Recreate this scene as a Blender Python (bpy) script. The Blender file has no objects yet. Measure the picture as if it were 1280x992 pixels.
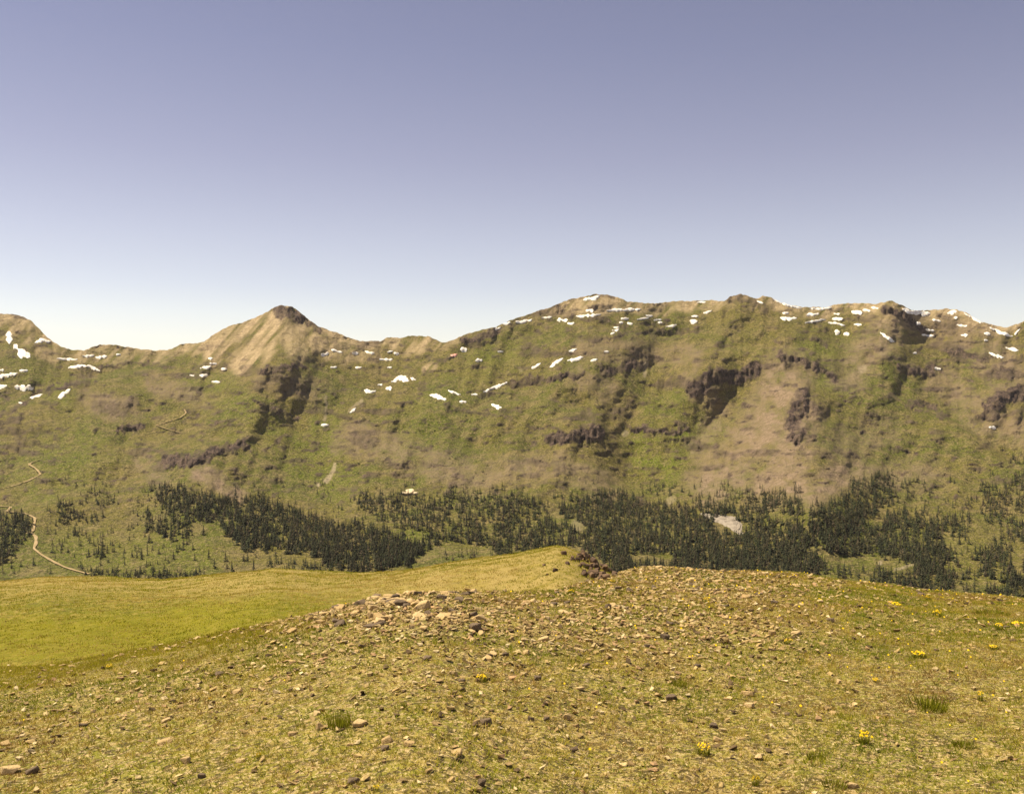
import bpy, bmesh, math, random
import numpy as np
from mathutils import Vector, Matrix
random.seed(7)
rng = np.random.default_rng(11)
S = bpy.context.scene
COL = S.collection

# ------------------------------------------------------------------ camera
F, CX, CY = 1229.0, 640.0, 496.0          # focal length and centre in photograph pixels
CAMZ = 3.8
cam_d = bpy.data.cameras.new('camera'); cam = bpy.data.objects.new('camera', cam_d); COL.objects.link(cam)
cam.location = (0, 0, CAMZ); cam.rotation_euler = (math.radians(90), 0, 0)
cam_d.sensor_width = 36; cam_d.lens = 36 * F / 1280; cam_d.clip_start = 0.1; cam_d.clip_end = 30000
S.camera = cam

# ------------------------------------------------------------------ light
SUN_AZ, SUN_EL = -76.0, 62.0              # degrees from the view axis (+Y), left is negative
az, el = math.radians(SUN_AZ), math.radians(SUN_EL)
to_sun = Vector((math.sin(az) * math.cos(el), math.cos(az) * math.cos(el), math.sin(el)))
sl = bpy.data.lights.new('sun', 'SUN'); sl.energy = 5.0; sl.angle = math.radians(0.5); sl.color = (1.0, 0.88, 0.66)
so = bpy.data.objects.new('sun', sl); COL.objects.link(so)
so.rotation_euler = to_sun.to_track_quat('Z', 'Y').to_euler(); so.location = (0, 0, 200)
W = bpy.data.worlds.new('World'); S.world = W; W.use_nodes = True
wn, wl = W.node_tree.nodes, W.node_tree.links
bg = wn['Background']
sky = wn.new('ShaderNodeTexSky'); sky.sky_type = 'NISHITA'; sky.sun_disc = False
sky.sun_elevation = el; sky.sun_rotation = az; sky.altitude = 3700
sky.air_density = 1.0; sky.dust_density = 0.6; sky.ozone_density = 1.0
hs = wn.new('ShaderNodeHueSaturation'); hs.inputs['Saturation'].default_value = 0.5; hs.inputs['Hue'].default_value = 0.5
tint = wn.new('ShaderNodeMix'); tint.data_type = 'RGBA'; tint.blend_type = 'MULTIPLY'; tint.inputs[0].default_value = 1
SKY_STOPS = [(.04, (1, .85, .67)), (.082, (.95, .86, .75)), (.11, (.875, .81, .765)), (.157, (.82, .76, .765)), (.234, (.715, .655, .725)), (.335, (.61, .58, .70)), (.45, (.555, .53, .665))]
gen = wn.new('ShaderNodeTexCoord'); sep = wn.new('ShaderNodeSeparateXYZ'); rmp = wn.new('ShaderNodeValToRGB')
wl.new(gen.outputs['Generated'], sep.inputs[0]); wl.new(sep.outputs[2], rmp.inputs[0]); wl.new(rmp.outputs[0], tint.inputs[7])
while len(rmp.color_ramp.elements) < len(SKY_STOPS): rmp.color_ramp.elements.new(.5)
for e_, (p_, c_) in zip(rmp.color_ramp.elements, SKY_STOPS): e_.position = p_; e_.color = (*c_, 1)
wl.new(sky.outputs[0], hs.inputs['Color']); wl.new(hs.outputs[0], tint.inputs[6]); wl.new(tint.outputs[2], bg.inputs[0])
bg.inputs[1].default_value = 0.106
S.view_settings.view_transform = 'Standard'; S.view_settings.look = 'None'
S.view_settings.exposure = 0.7; S.view_settings.gamma = 1
S.cycles.max_bounces = 4

# ------------------------------------------------------------------ numpy helpers
def _h(ix, iy, seed):
    h = (ix.astype(np.int64) * 374761393 + iy.astype(np.int64) * 668265263 + seed * 1442695041) & 0xFFFFFFFF
    h = ((h ^ (h >> 13)) * 1274126177) & 0xFFFFFFFF
    return ((h ^ (h >> 16)) & 0xFFFF) / 65535.0
def vn(x, y, seed=0):
    """value noise, -1..1"""
    x = np.asarray(x, float); y = np.asarray(y, float)
    ix = np.floor(x); iy = np.floor(y); fx = x - ix; fy = y - iy
    fx = fx * fx * fx * (fx * (fx * 6 - 15) + 10); fy = fy * fy * fy * (fy * (fy * 6 - 15) + 10)
    a = _h(ix, iy, seed); b = _h(ix + 1, iy, seed); c = _h(ix, iy + 1, seed); d = _h(ix + 1, iy + 1, seed)
    return 2 * ((a * (1 - fx) + b * fx) * (1 - fy) + (c * (1 - fx) + d * fx) * fy) - 1
def fbm(x, y, seed=0, oct=4, gain=0.5):
    v = 0; a = 1.0; t = 0
    for k in range(oct):
        v = v + a * vn(np.asarray(x) * 2 ** k + 17.3 * k, np.asarray(y) * 2 ** k - 9.1 * k, seed + k); t += a; a *= gain
    return v / t
def sst(a, b, x):
    t = np.clip((x - a) / (b - a), 0, 1); return t * t * (3 - 2 * t)
def seg_dist(px, py, pts, ys=1.0):
    """distance to a polyline, the vertical stretched by ys, and the parameter along it"""
    best = np.full(np.shape(px), 1e9); 
    for (x0, y0), (x1, y1) in zip(pts[:-1], pts[1:]):
        dx, dy = x1 - x0, (y1 - y0) * ys
        L = dx * dx + dy * dy + 1e-9
        t = np.clip(((px - x0) * dx + (py - y0) * ys * dy) / L, 0, 1)
        best = np.minimum(best, np.hypot(px - x0 - t * dx, (py - y0) * ys - t * dy))
    return best
def inpoly(px, py, poly):
    r = np.zeros(np.shape(px), bool); n = len(poly)
    for i in range(n):
        x0, y0 = poly[i]; x1, y1 = poly[(i + 1) % n]
        if y0 == y1: continue
        c = ((y0 > py) != (y1 > py)) & (px < (x1 - x0) * (py - y0) / (y1 - y0) + x0)
        r ^= c
    return r
def curve(pts):
    xs = [p[0] for p in pts]; ys = [p[1] for p in pts]
    return lambda x: np.interp(x, xs, ys)
def mesh_np(name, V, Fc, mat=None, smooth=False):
    """mesh from a vertex array and an array of triangles or quads"""
    V = np.asarray(V, np.float32); Fc = np.asarray(Fc, np.int32); k = Fc.shape[1]
    me = bpy.data.meshes.new(name)
    me.vertices.add(len(V)); me.vertices.foreach_set('co', V.ravel())
    me.loops.add(Fc.size); me.loops.foreach_set('vertex_index', Fc.ravel())
    me.polygons.add(len(Fc)); me.polygons.foreach_set('loop_start', np.arange(0, Fc.size, k, dtype=np.int32))
    me.polygons.foreach_set('use_smooth', np.full(len(Fc), smooth))
    me.update(calc_edges=True)
    if mat: me.materials.append(mat)
    return me
def attr(me, name, vals):
    a = me.attributes.new(name, 'FLOAT', 'POINT'); a.data.foreach_set('value', np.asarray(vals, np.float32).ravel())
def attr_col(me, name, cols):
    c = np.ones((len(cols), 4), np.float32); c[:, :3] = cols
    a = me.attributes.new(name, 'FLOAT_COLOR', 'POINT'); a.data.foreach_set('color', c.ravel())
def gridfaces(nr, nc):
    i = np.arange(nr * nc).reshape(nr, nc)
    return np.stack([i[:-1, :-1], i[:-1, 1:], i[1:, 1:], i[1:, :-1]], -1).reshape(-1, 4)
def obj(name, me, parent=None, kind=None, label=None, cat=None, group=None):
    o = bpy.data.objects.new(name, me); COL.objects.link(o)
    if parent: o.parent = parent
    if kind: o['kind'] = kind
    if label: o['label'] = label
    if cat: o['category'] = cat
    if group: o['group'] = group
    return o

# ------------------------------------------------------------------ materials
class NT:
    def __init__(s, name, rough=0.9):
        s.m = bpy.data.materials.new(name); s.m.use_nodes = True
        s.n, s.l = s.m.node_tree.nodes, s.m.node_tree.links
        s.b = s.n['Principled BSDF']; s.b.inputs['Roughness'].default_value = rough
        s.b.inputs['Specular IOR Level'].default_value = 0.15
        s.co = s.n.new('ShaderNodeTexCoord').outputs['Object']
    def noise(s, scale, detail=4, rough=0.6, vec=None, stretch=None):
        t = s.n.new('ShaderNodeTexNoise'); t.inputs['Scale'].default_value = scale
        t.inputs['Detail'].default_value = detail; t.inputs['Roughness'].default_value = rough
        v = vec or s.co
        if stretch:
            mp = s.n.new('ShaderNodeMapping'); mp.inputs['Scale'].default_value = stretch
            s.l.new(v, mp.inputs[0]); v = mp.outputs[0]
        s.l.new(v, t.inputs['Vector']); return t.outputs['Fac']
    def attr(s, name, col=False):
        a = s.n.new('ShaderNodeAttribute'); a.attribute_name = name; return a.outputs['Color' if col else 'Fac']
    def rnd(s): return s.n.new('ShaderNodeObjectInfo').outputs['Random']
    def ramp(s, f, a, b):
        r = s.n.new('ShaderNodeMapRange'); r.interpolation_type = 'SMOOTHSTEP'
        r.inputs[1].default_value = a; r.inputs[2].default_value = b; s.l.new(f, r.inputs[0]); return r.outputs[0]
    def math(s, op, a, b):
        m = s.n.new('ShaderNodeMath'); m.operation = op
        for i, v in enumerate((a, b)):
            if isinstance(v, (int, float)): m.inputs[i].default_value = v
            else: s.l.new(v, m.inputs[i])
        return m.outputs[0]
    def mix(s, f, a, b, mode='MIX'):
        m = s.n.new('ShaderNodeMix'); m.data_type = 'RGBA'; m.blend_type = mode
        for i, v in ((0, f), (6, a), (7, b)):
            if isinstance(v, (int, float)): m.inputs[i].default_value = v
            elif isinstance(v, tuple): m.inputs[i].default_value = (*v, 1)
            else: s.l.new(v, m.inputs[i])
        return m.outputs[2]
    def done(s, col, bump=None, strength=1.0, dist=0.05):
        s.l.new(col, s.b.inputs['Base Color'])
        if bump is not None:
            b = s.n.new('ShaderNodeBump'); b.inputs['Strength'].default_value = strength; b.inputs['Distance'].default_value = dist
            s.l.new(bump, b.inputs['Height']); s.l.new(b.outputs[0], s.b.inputs['Normal'])
        return s.m

def mat_mountain():
    t = NT('mountain_turf')
    n1 = t.noise(0.006, 5, .6); n2 = t.noise(0.03, 5, .65); n3 = t.noise(0.125, 4, .78); n4 = t.noise(0.33, 3, .75); n5 = t.noise(0.055, 5, .7)
    g = t.mix(t.ramp(n1, .38, .62), (.110, .124, .012), (.172, .146, .030))
    g = t.mix(t.math('MULTIPLY', t.ramp(n2, .46, .62), .6), g, (.270, .200, .088))
    g = t.mix(t.math('MULTIPLY', t.ramp(n5, .50, .64), .6), g, (.066, .070, .014))
    lush = t.math('MULTIPLY', t.attr('lush'), t.ramp(n2, .25, .55))
    g = t.mix(lush, g, (.130, .165, .005))
    g = t.mix(t.math('MULTIPLY', t.ramp(n3, .51, .57), .68), g, (.056, .050, .018))
    g = t.mix(t.math('MULTIPLY', t.ramp(n4, .53, .60), .6), g, (.40, .30, .15))
    sc = t.mix(t.ramp(n3, .40, .60), (.27, .190, .125), (.40, .285, .195))
    sc = t.mix(t.math('MULTIPLY', t.ramp(n2, .5, .7), .5), sc, (.15, .12, .045))
    sc = t.mix(t.math('MULTIPLY', t.ramp(n4, .54, .62), .6), sc, (.13, .085, .06))
    g = t.mix(t.attr('scree'), g, sc)
    tn = t.mix(t.ramp(n3, .35, .65), (.42, .31, .17), (.62, .465, .275))
    tn = t.mix(t.math('MULTIPLY', t.ramp(n5, .52, .62), .5), tn, (.22, .16, .075))
    tn = t.mix(t.math('MULTIPLY', t.ramp(n4, .55, .63), .5), tn, (.16, .11, .06))
    g = t.mix(t.attr('tan'), g, tn)
    rk = t.mix(t.ramp(n5, .38, .62), (.050, .032, .027), (.200, .140, .102))  # paler patches paint sunlit facets into the cliff colour
    rk = t.mix(t.math('MULTIPLY', t.ramp(n4, .48, .58), .8), rk, (.030, .022, .024))
    g = t.mix(t.attr('rock'), g, rk)
    g = t.mix(t.attr('pale'), g, t.mix(t.ramp(n3, .4, .6), (.34, .27, .17), (.52, .42, .27)))
    h = t.math('ADD', t.math('MULTIPLY', n3, 1.0), t.math('ADD', t.math('MULTIPLY', n4, .5), t.math('MULTIPLY', n5, 1.0)))
    return t.done(g, h, 1.0, 7.0)
def mat_ground():
    t = NT('stony_meadow')
    n1 = t.noise(0.35, 4, .6); n2 = t.noise(2.2, 5, .65); n3 = t.noise(7, 5, .7); n4 = t.noise(22, 3, .7)
    s = t.mix(t.ramp(n2, .36, .64), (.375, .275, .080), (.290, .255, .036))
    s = t.mix(t.math('MULTIPLY', t.ramp(n1, .45, .62), .6), s, (.200, .195, .022))
    n5 = t.noise(4.2, 4, .7); n6 = t.noise(13, 4, .75, stretch=(.6, 1, 1))
    s = t.mix(t.math('MULTIPLY', t.ramp(n5, .50, .58), .65), s, (.165, .160, .018))
    s = t.mix(t.math('MULTIPLY', t.ramp(n3, .51, .57), .8), s, (.090, .060, .022))
    s = t.mix(t.math('MULTIPLY', t.ramp(n6, .53, .60), .75), s, (.48, .33, .14))
    s = t.mix(t.math('MULTIPLY', t.ramp(n4, .53, .60), .75), s, (.62, .47, .24))
    s = t.mix(t.math('MULTIPLY', t.ramp(t.noise(17, 4, .7), .53, .58), .8), s, (.06, .045, .018))
    m1 = t.noise(0.06, 4, .6, stretch=(1, .5, 1)); m2 = t.noise(.5, 4, .65); m3 = t.noise(2.6, 4, .7, stretch=(1, .5, 1))
    b = t.mix(t.ramp(m1, .38, .62), (.195, .172, .014), (.275, .212, .036))
    b = t.mix(t.math('MULTIPLY', t.ramp(m2, .46, .56), .75), b, (.150, .150, .014))
    b = t.mix(t.math('MULTIPLY', t.ramp(m3, .51, .58), .65), b, (.36, .26, .075))
    b = t.mix(t.math('MULTIPLY', t.ramp(t.noise(1.6, 4, .7, stretch=(.6, 1, 1)), .52, .58), .65), b, (.095, .085, .015))
    b = t.mix(t.math('MULTIPLY', t.attr('dry'), t.ramp(m2, .3, .6)), b, (.330, .245, .075))
    b = t.mix(t.math('MULTIPLY', t.attr('lush'), .62), b, (.200, .180, .001))
    c = t.mix(t.attr('meadow'), s, b)
    h = t.math('ADD', n3, t.math('MULTIPLY', m2, t.math('MULTIPLY', t.attr('meadow'), 3)))
    return t.done(c, h, 1.0, .12)
def mat_grass(name='grass_blade', col=None):
    t = NT(name); d = t.n.new('ShaderNodeBsdfDiffuse'); tr = t.n.new('ShaderNodeBsdfTranslucent'); mx = t.n.new('ShaderNodeMixShader')
    c = t.attr('tint', True) if col is None else t.mix(t.ramp(t.noise(18), .35, .65), col, tuple(k * .6 for k in col)); t.l.new(c, d.inputs[0]); t.l.new(c, tr.inputs[0]); mx.inputs[0].default_value = .5
    t.l.new(d.outputs[0], mx.inputs[1]); t.l.new(tr.outputs[0], mx.inputs[2]); t.l.new(mx.outputs[0], t.n['Material Output'].inputs[0])
    return t.m
def mat_rock(name, a, b, c, sc=14.0):
    t = NT(name, .85)
    n = t.noise(sc, 5, .65); n2 = t.noise(sc * 3.3, 3, .7)
    k = t.mix(t.rnd(), a, b)
    k = t.mix(t.math('MULTIPLY', t.ramp(n, .45, .65), .8), k, c)
    k = t.mix(t.math('MULTIPLY', t.ramp(n2, .58, .68), .5), k, (.11, .09, .055))
    return t.done(k, n, .6, .02)
def mat_tint(name, amt=.35, sc=20, rough=.85, bump=None, trans=0):
    t = NT(name, rough)
    n = t.noise(sc, 3, .6)
    c = t.mix(t.ramp(n, .35, .65), t.attr('tint', True), t.mix(amt, t.attr('tint', True), (.02, .02, .01)))
    if trans:
        t.b.inputs['Subsurface Weight'].default_value = 0
    return t.done(c, n if bump else None, .6, bump or .02)
def mat_plain(name, a, b, sc=8, rough=.85, bump=0.0):
    t = NT(name, rough); n = t.noise(sc, 4, .65)
    c = t.mix(t.ramp(n, .35, .65), a, b)
    return t.done(c, n if bump else None, .6, bump)
def mat_tree(name, a, b):
    t = NT(name, .9); n = t.noise(1.1, 3, .6)
    c = t.mix(t.rnd(), a, b); c = t.mix(t.math('MULTIPLY', t.ramp(n, .4, .65), .6), c, (.014, .018, .008))
    return t.done(c)

M_MTN, M_GND = mat_mountain(), mat_ground()
M_TAN = mat_rock('tan_stone', (.46, .315, .135), (.60, .435, .215), (.32, .21, .095))
M_DARK = mat_rock('dark_stone', (.135, .095, .060), (.20, .14, .085), (.08, .06, .045))
M_CHIP = mat_tint('stone_chip', .45, 25, .85, .01)
M_GRASS = mat_grass()
M_SNOW = mat_plain('old_snow', (.90, .88, .83), (.70, .62, .52), .11, .6, 1.0)
M_PINK = mat_plain('pink_snow', (.66, .30, .24), (.75, .42, .33), .06, .6)
M_TRACK = mat_plain('track_dirt', (.40, .295, .155), (.30, .22, .11), .08, .9)
M_NEEDLE = mat_tree('spruce_needles', (.042, .050, .022), (.075, .065, .034))
M_NEEDLE_MASS = mat_tint('forest_needles', .6, .9)
M_BARK = mat_plain('spruce_bark', (.085, .060, .042), (.05, .037, .028), 2, .9)
M_LEAF = mat_grass('flower_leaves', (.26, .26, .02))
M_PETAL = mat_plain('yellow_petals', (.86, .50, .010), (.80, .62, .02), 30)
M_PALE = mat_rock('pale_cliff_rock', (.30, .255, .20), (.36, .30, .235), (.17, .14, .11), .12)
M_CREAM = mat_rock('cream_rock', (.68, .55, .34), (.74, .60, .38), (.52, .41, .25), .25)
M_OUT = mat_rock('outcrop_rock', (.085, .054, .036), (.19, .120, .070), (.042, .03, .022), 1.5)

# ------------------------------------------------------------------ far terrain: depth of the mountains over their outline
SKYL = curve([(-900, 470), (-500, 430), (-200, 400), (-60, 388), (0, 392), (20, 393), (38, 400), (50, 412), (62, 424), (75, 432), (90, 438), (105, 437), (125, 431),
 (140, 431), (160, 434), (185, 437), (205, 438), (215, 436), (225, 430), (240, 429), (255, 427), (270, 416), (285, 408), (305, 402),
 (320, 396), (335, 389), (345, 383), (352, 381.5), (365, 383), (372, 387), (380, 394), (395, 406), (410, 413), (425, 417), (440, 424), (450, 426), (475, 426),
 (485, 421), (500, 422), (515, 420), (535, 420), (545, 424), (552, 428), (560, 427), (572, 422), (590, 415), (605, 411), (620, 409), (626, 405), (640, 400),
 (665, 391), (690, 383), (710, 375), (730, 371), (745, 367.5), (760, 369), (775, 373), (785, 377), (800, 378), (820, 379), (840, 377),
 (860, 376), (890, 375), (906, 376), (912, 370), (925, 367.5), (938, 371), (948, 373), (953, 369), (962, 371), (975, 378), (990, 382), (1010, 384),
 (1030, 384), (1045, 381), (1060, 379), (1080, 379), (1095, 380), (1105, 377), (1115, 376), (1126, 381), (1140, 388), (1160, 387), (1195, 386),
 (1208, 391), (1225, 402), (1240, 405), (1258, 410), (1270, 405), (1290, 398), (1400, 380), (1600, 400), (2000, 440), (2300, 470)])
DBASE_PY = np.array([300, 340, 370, 400, 440, 480, 520, 560, 600, 640, 680, 720, 760, 800.])
DBASE = np.array([2600, 2460, 2350, 2250, 2115, 1980, 1845, 1710, 1560, 1400, 1240, 1110, 1010, 930.])
# spurs (negative: nearer to the camera) and gullies: polyline, half width in pixels, metres
SPURS = [([(985, 455), (1000, 500), (1008, 560), (1015, 620)], 58, -330), ([(930, 470), (880, 540), (845, 590), (800, 610)], 40, 230),
 ([(356, 384), (362, 420), (345, 460)], 32, -150), ([(345, 460), (320, 500), (290, 560), (240, 600)], 48, -230), ([(410, 600), (408, 540), (430, 490), (480, 450)], 42, 110),
 ([(40, 640), (110, 560), (160, 500), (240, 460)], 50, -90), ([(90, 440), (150, 450), (220, 440)], 40, 150), ([(0, 392), (30, 430), (60, 470)], 40, -90),
 ([(690, 500), (720, 545), (650, 600)], 45, -80), ([(925, 369), (910, 420), (890, 470)], 40, -170), ([(1115, 378), (1105, 430), (1090, 470)], 34, -200),
 ([(1030, 390), (1060, 430), (1070, 460)], 26, 80), ([(1160, 390), (1165, 440), (1200, 500)], 26, 90), ([(1260, 410), (1240, 480), (1220, 540)], 35, -60),
 ([(600, 412), (560, 470), (540, 520)], 40, -60), ([(745, 369), (740, 420), (720, 470)], 50, -130), ([(820, 470), (790, 520), (780, 580)], 34, 150),
 ([(500, 425), (520, 450), (545, 470)], 40, 70), ([(180, 640), (260, 680)], 40, -30), ([(560, 684), (600, 690)], 34, -14)]
# cliffs: polyline, half height, strength
CLIFFS = [([(208, 575), (235, 574), (255, 572)], 11, 1), ([(262, 567), (290, 560), (308, 556)], 8, .9), ([(146, 537), (176, 532)], 4, .8),
 ([(120, 505), (150, 512), (166, 500)], 9, .4), ([(350, 388), (362, 392), (372, 398)], 10, .95), ([(375, 395), (400, 412)], 5, .7), ([(324, 464), (345, 462), (384, 457)], 5, .85),
 ([(345, 473), (365, 476), (385, 485)], 5, .5), ([(320, 503), (345, 513), (372, 524)], 4, .8), ([(582, 425), (602, 422), (622, 414)], 7, .9),
 ([(690, 548), (715, 545), (745, 540)], 11, .95), ([(640, 478), (680, 473), (728, 470)], 5, .7), ([(755, 463), (775, 460), (805, 456)], 8, .75),
 ([(820, 480), (850, 478), (868, 485)], 8, .55), ([(868, 485), (890, 472), (925, 470), (942, 462)], 14, .9), ([(785, 535), (820, 540), (858, 536)], 5, .8),
 ([(975, 445), (1000, 448), (1025, 462), (1045, 472)], 7, .8), ([(1002, 494), (998, 510), (990, 525), (996, 545)], 13, .9), ([(1000, 496), (1030, 515)], 6, .6),
 ([(1105, 385), (1122, 388), (1140, 402), (1158, 416)], 6, .95), ([(1130, 460), (1150, 465), (1165, 462)], 9, .8), ([(1188, 438), (1215, 442), (1235, 447)], 6, .7),
 ([(1140, 505), (1165, 508), (1180, 520)], 6, .75), ([(1235, 470), (1262, 465)], 9, .6), ([(1235, 510), (1262, 495), (1285, 490)], 13, .9), ([(1220, 525), (1245, 520)], 7, .7),
 ([(1045, 560), (1075, 575)], 5, .5), ([(1115, 560), (1135, 563)], 4, .6), ([(640, 585), (665, 575), (720, 590)], 6, .4), ([(910, 374), (935, 372), (955, 388)], 6, .45),
 ([(1175, 395), (1200, 405)], 5, .4), ([(710, 398), (760, 400)], 3, .6), ([(740, 425), (790, 415), (860, 415)], 3, .6), ([(1015, 420), (1030, 428)], 5, .6),
 ([(440, 548), (460, 556)], 6, .5), ([(480, 580), (520, 586)], 4, .4), ([(0, 520), (50, 490), (110, 475)], 4, .7), ([(100, 462), (160, 455), (220, 457)], 2.5, .6),
 ([(20, 546), (70, 560)], 5, .35), ([(560, 510), (640, 520)], 3, .5)]
# nearer hills that overlap what lies behind them: their crest in the photograph, metres to the ground behind, fade width
CRESTS = [([(950, 476), (968, 468), (985, 467), (1020, 476), (1060, 480), (1120, 494), (1180, 519), (1240, 558), (1290, 585)], 120, 24), ([(795, 468), (840, 453), (880, 441), (930, 434), (1000, 435), (1040, 452)], 95, 26),
 ([(240, 474), (300, 466), (330, 478), (350, 506), (375, 543), (396, 592)], 70, 22), ([(555, 525), (620, 502), (680, 500), (730, 514), (756, 548)], 70, 22), ([(-60, 540), (0, 516), (40, 496), (110, 472), (200, 460), (262, 468)], 80, 26),
 ([(296, 474), (326, 459), (360, 455), (395, 460), (424, 482)], 30, 20), ([(-60, 660), (0, 640), (60, 622), (130, 602), (190, 598), (250, 618)], 45, 24), ([(1068, 458), (1120, 432), (1180, 429), (1240, 440), (1290, 455)], 70, 24),
 ([(640, 428), (700, 406), (760, 411), (830, 424), (905, 410)], 70, 24), ([(520, 703), (545, 686), (562, 683), (585, 685), (614, 692)], 40, 10), ([(785, 704), (800, 693), (818, 690), (842, 699)], 30, 10), ([(690, 616), (720, 602), (780, 610), (845, 634)], 45, 18),
 ([(1040, 706), (1068, 696), (1095, 706)], 30, 10), ([(860, 560), (900, 520), (940, 500), (980, 500)], 30, 14), ([(130, 560), (200, 548), (270, 548), (320, 560)], 55, 22), ([(430, 560), (480, 540), (560, 548), (620, 570)], 50, 20), ([(600, 600), (660, 578), (730, 580), (780, 604)], 50, 18)]
def mountain_base(px, py):
    d = np.interp(py, DBASE_PY, DBASE)
    k = sst(720, 640, py)
    for pts, w, a in SPURS:
        r = seg_dist(px, py, pts, 0.9)
        d = d + .42 * a * np.exp(-(r / w) ** 2) * (0.35 + 0.65 * k)
    wx = px + 5 * fbm(px / 16, py / 16, 11, 2)
    for pts, J, fade in CRESTS:
        xs = [p[0] for p in pts]; yl = np.interp(wx, xs, [p[1] for p in pts]) + 2.5 * fbm(px / 13, px * 0 + J, 13, 3)
        m = min(fade, 30) * 1.2; win = sst(xs[0], xs[0] + m, px) * sst(xs[-1], xs[-1] - m, px)
        q = yl - py                                                   # positive above the crest
        up = np.where(q > 0, np.exp(-np.maximum(q, 0) / (fade * 1.7)), .38 * np.exp(-np.maximum(-q, 0) / (fade * .45)))
        st = .38 + .62 * sst(-1.2, 1.6, q)
        d = d + .52 * win * J * np.where(q > 0, np.minimum(st, 1) * up, up * st / .38)
    d = d + k * (24 * fbm(px / 105, py / 75, 3, 2) + 13 * fbm(px / 42, py / 30, 5, 2) + 6 * fbm(px / 17, py / 12, 9, 2))
    gl = np.abs(fbm((px + .35 * py) / 26, py / 95, 25, 2))             # runnels down the fall line
    d = d + k * 16 * (.3 - np.minimum(gl, .3)) / .3 * sst(660, 620, py)
    d = d + (1 - k) * (16 * fbm(px / 60, py / 34, 23, 3))
    return d
def cliff_mask(px, py):
    c = np.zeros(np.shape(px))
    wx = px + 6 * fbm(px / 14, py / 10, 31, 3) + 3 * fbm(px / 4, py / 6, 33, 2); wy = py + 5 * fbm(px / 12, py / 12, 41, 3) + 3.4 * fbm(px / 3.2, py / 5, 43, 2)
    for pts, h, s in CLIFFS:
        h = h * .86
        x0 = min(p[0] for p in pts) - 40; x1 = max(p[0] for p in pts) + 40
        r = seg_dist(wx, wy, pts, 1.0)
        c = np.maximum(c, s * sst(h * 1.0, h * .72, r))
    up = sst(640, 590, py)                                            # little outcrops everywhere on the upper slopes
    a = fbm(px / 34 + .35 * py / 34, py / 9, 51, 4)
    w = .25 + .5 * fbm(px / 150, py / 90, 57, 2)
    up = up * (1 - .85 * np.exp(-((px - 335) / 90) ** 2 - ((py - 420) / 34) ** 2))
    c = np.maximum(c, .5 * up * sst(.38, .54, a + .35 * w))
    a2 = fbm(px / 12 + .2 * py / 12, py / 4.5, 53, 3); c = np.maximum(c, .6 * np.minimum(sst(660, 620, py), 1 - .85 * np.exp(-((px - 335) / 90) ** 2 - ((py - 420) / 34) ** 2)) * sst(.30, .5, a2 + .3 * (w - .3)))
    return np.clip(c * (.75 + .5 * fbm(px / 6, py / 6, 61, 3)), 0, 1)

cols = np.concatenate([np.arange(-620, -30, 12), np.arange(-30, 1312, 1.65), np.arange(1314, 1910, 12)]).astype(float)
NR = 300
tt = np.linspace(0, 1, NR)[:, None]
SK = SKYL(cols) + 1.0 * fbm(cols / 7, cols * 0, 71, 3) + .5 * vn(cols / 2.2, cols * 0, 77)
PY = 775 + (SK[None, :] - 775) * tt
PX = np.broadcast_to(cols[None, :], PY.shape)
D0 = mountain_base(PX, PY)
CL = cliff_mask(PX, PY)
D = np.empty_like(D0); lag = np.zeros(len(cols)); D[0] = D0[0]
for k in range(1, NR):                                                # cliffs hold the depth back, the benches above let it catch up
    s = np.maximum(D0[k] - D0[k - 1], 0.7 * (PY[k - 1] - PY[k])); dp = (PY[k - 1] - PY[k])
    c = .5 * (CL[k] + CL[k - 1])
    lag = lag * np.exp(-dp / 11) + s * .93 * c
    up_ = np.maximum(D0[k] - lag, D[k - 1] + (1 - .85 * c) * .6 * dp)
    lag = D0[k] - up_ if k == 0 else lag; D[k] = up_
ker = np.exp(-.5 * (np.arange(-14, 15) / 2.2) ** 2); ker /= ker.sum()
def blur_x(a, ker=ker):
    h = len(ker) // 2; p = np.pad(a, ((0, 0), (h, h)), mode='edge'); return sum(w * p[:, i:i + a.shape[1]] for i, w in enumerate(ker))
kv = np.exp(-.5 * (np.arange(-5, 6) / 1.0) ** 2); kv /= kv.sum()
DB = blur_x(D); DB = blur_x(DB.T, kv).T
keep = np.clip(blur_x(CL, np.ones(3) / 3), 0, 1)
D = DB * (1 - keep) + D * keep
rib = 1.6 * np.abs(fbm(PX / 5.5, PY / 15, 83, 3)) * 2 - 1.0; crag = fbm(PX / 3.2, PY / 3.2, 87, 2)
D = D + CL * (10 * rib + 4.5 * crag) + (1.6 * fbm(PX / 5, PY / 4, 91, 2) + 4 * fbm(PX / 11 + PY / 30, PY / 6, 93, 3)) * sst(720, 640, PY)
for k in range(1, NR): D[k] = np.maximum(D[k], D[k - 1] + (.05 + .25 * (1 - CL[k])) * (PY[k - 1] - PY[k]))
def pt(px, py, d):
    return np.stack([d * (px - CX) / F, d, CAMZ + d * (CY - py) / F], -1)
MV = pt(PX, PY, D)
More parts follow.
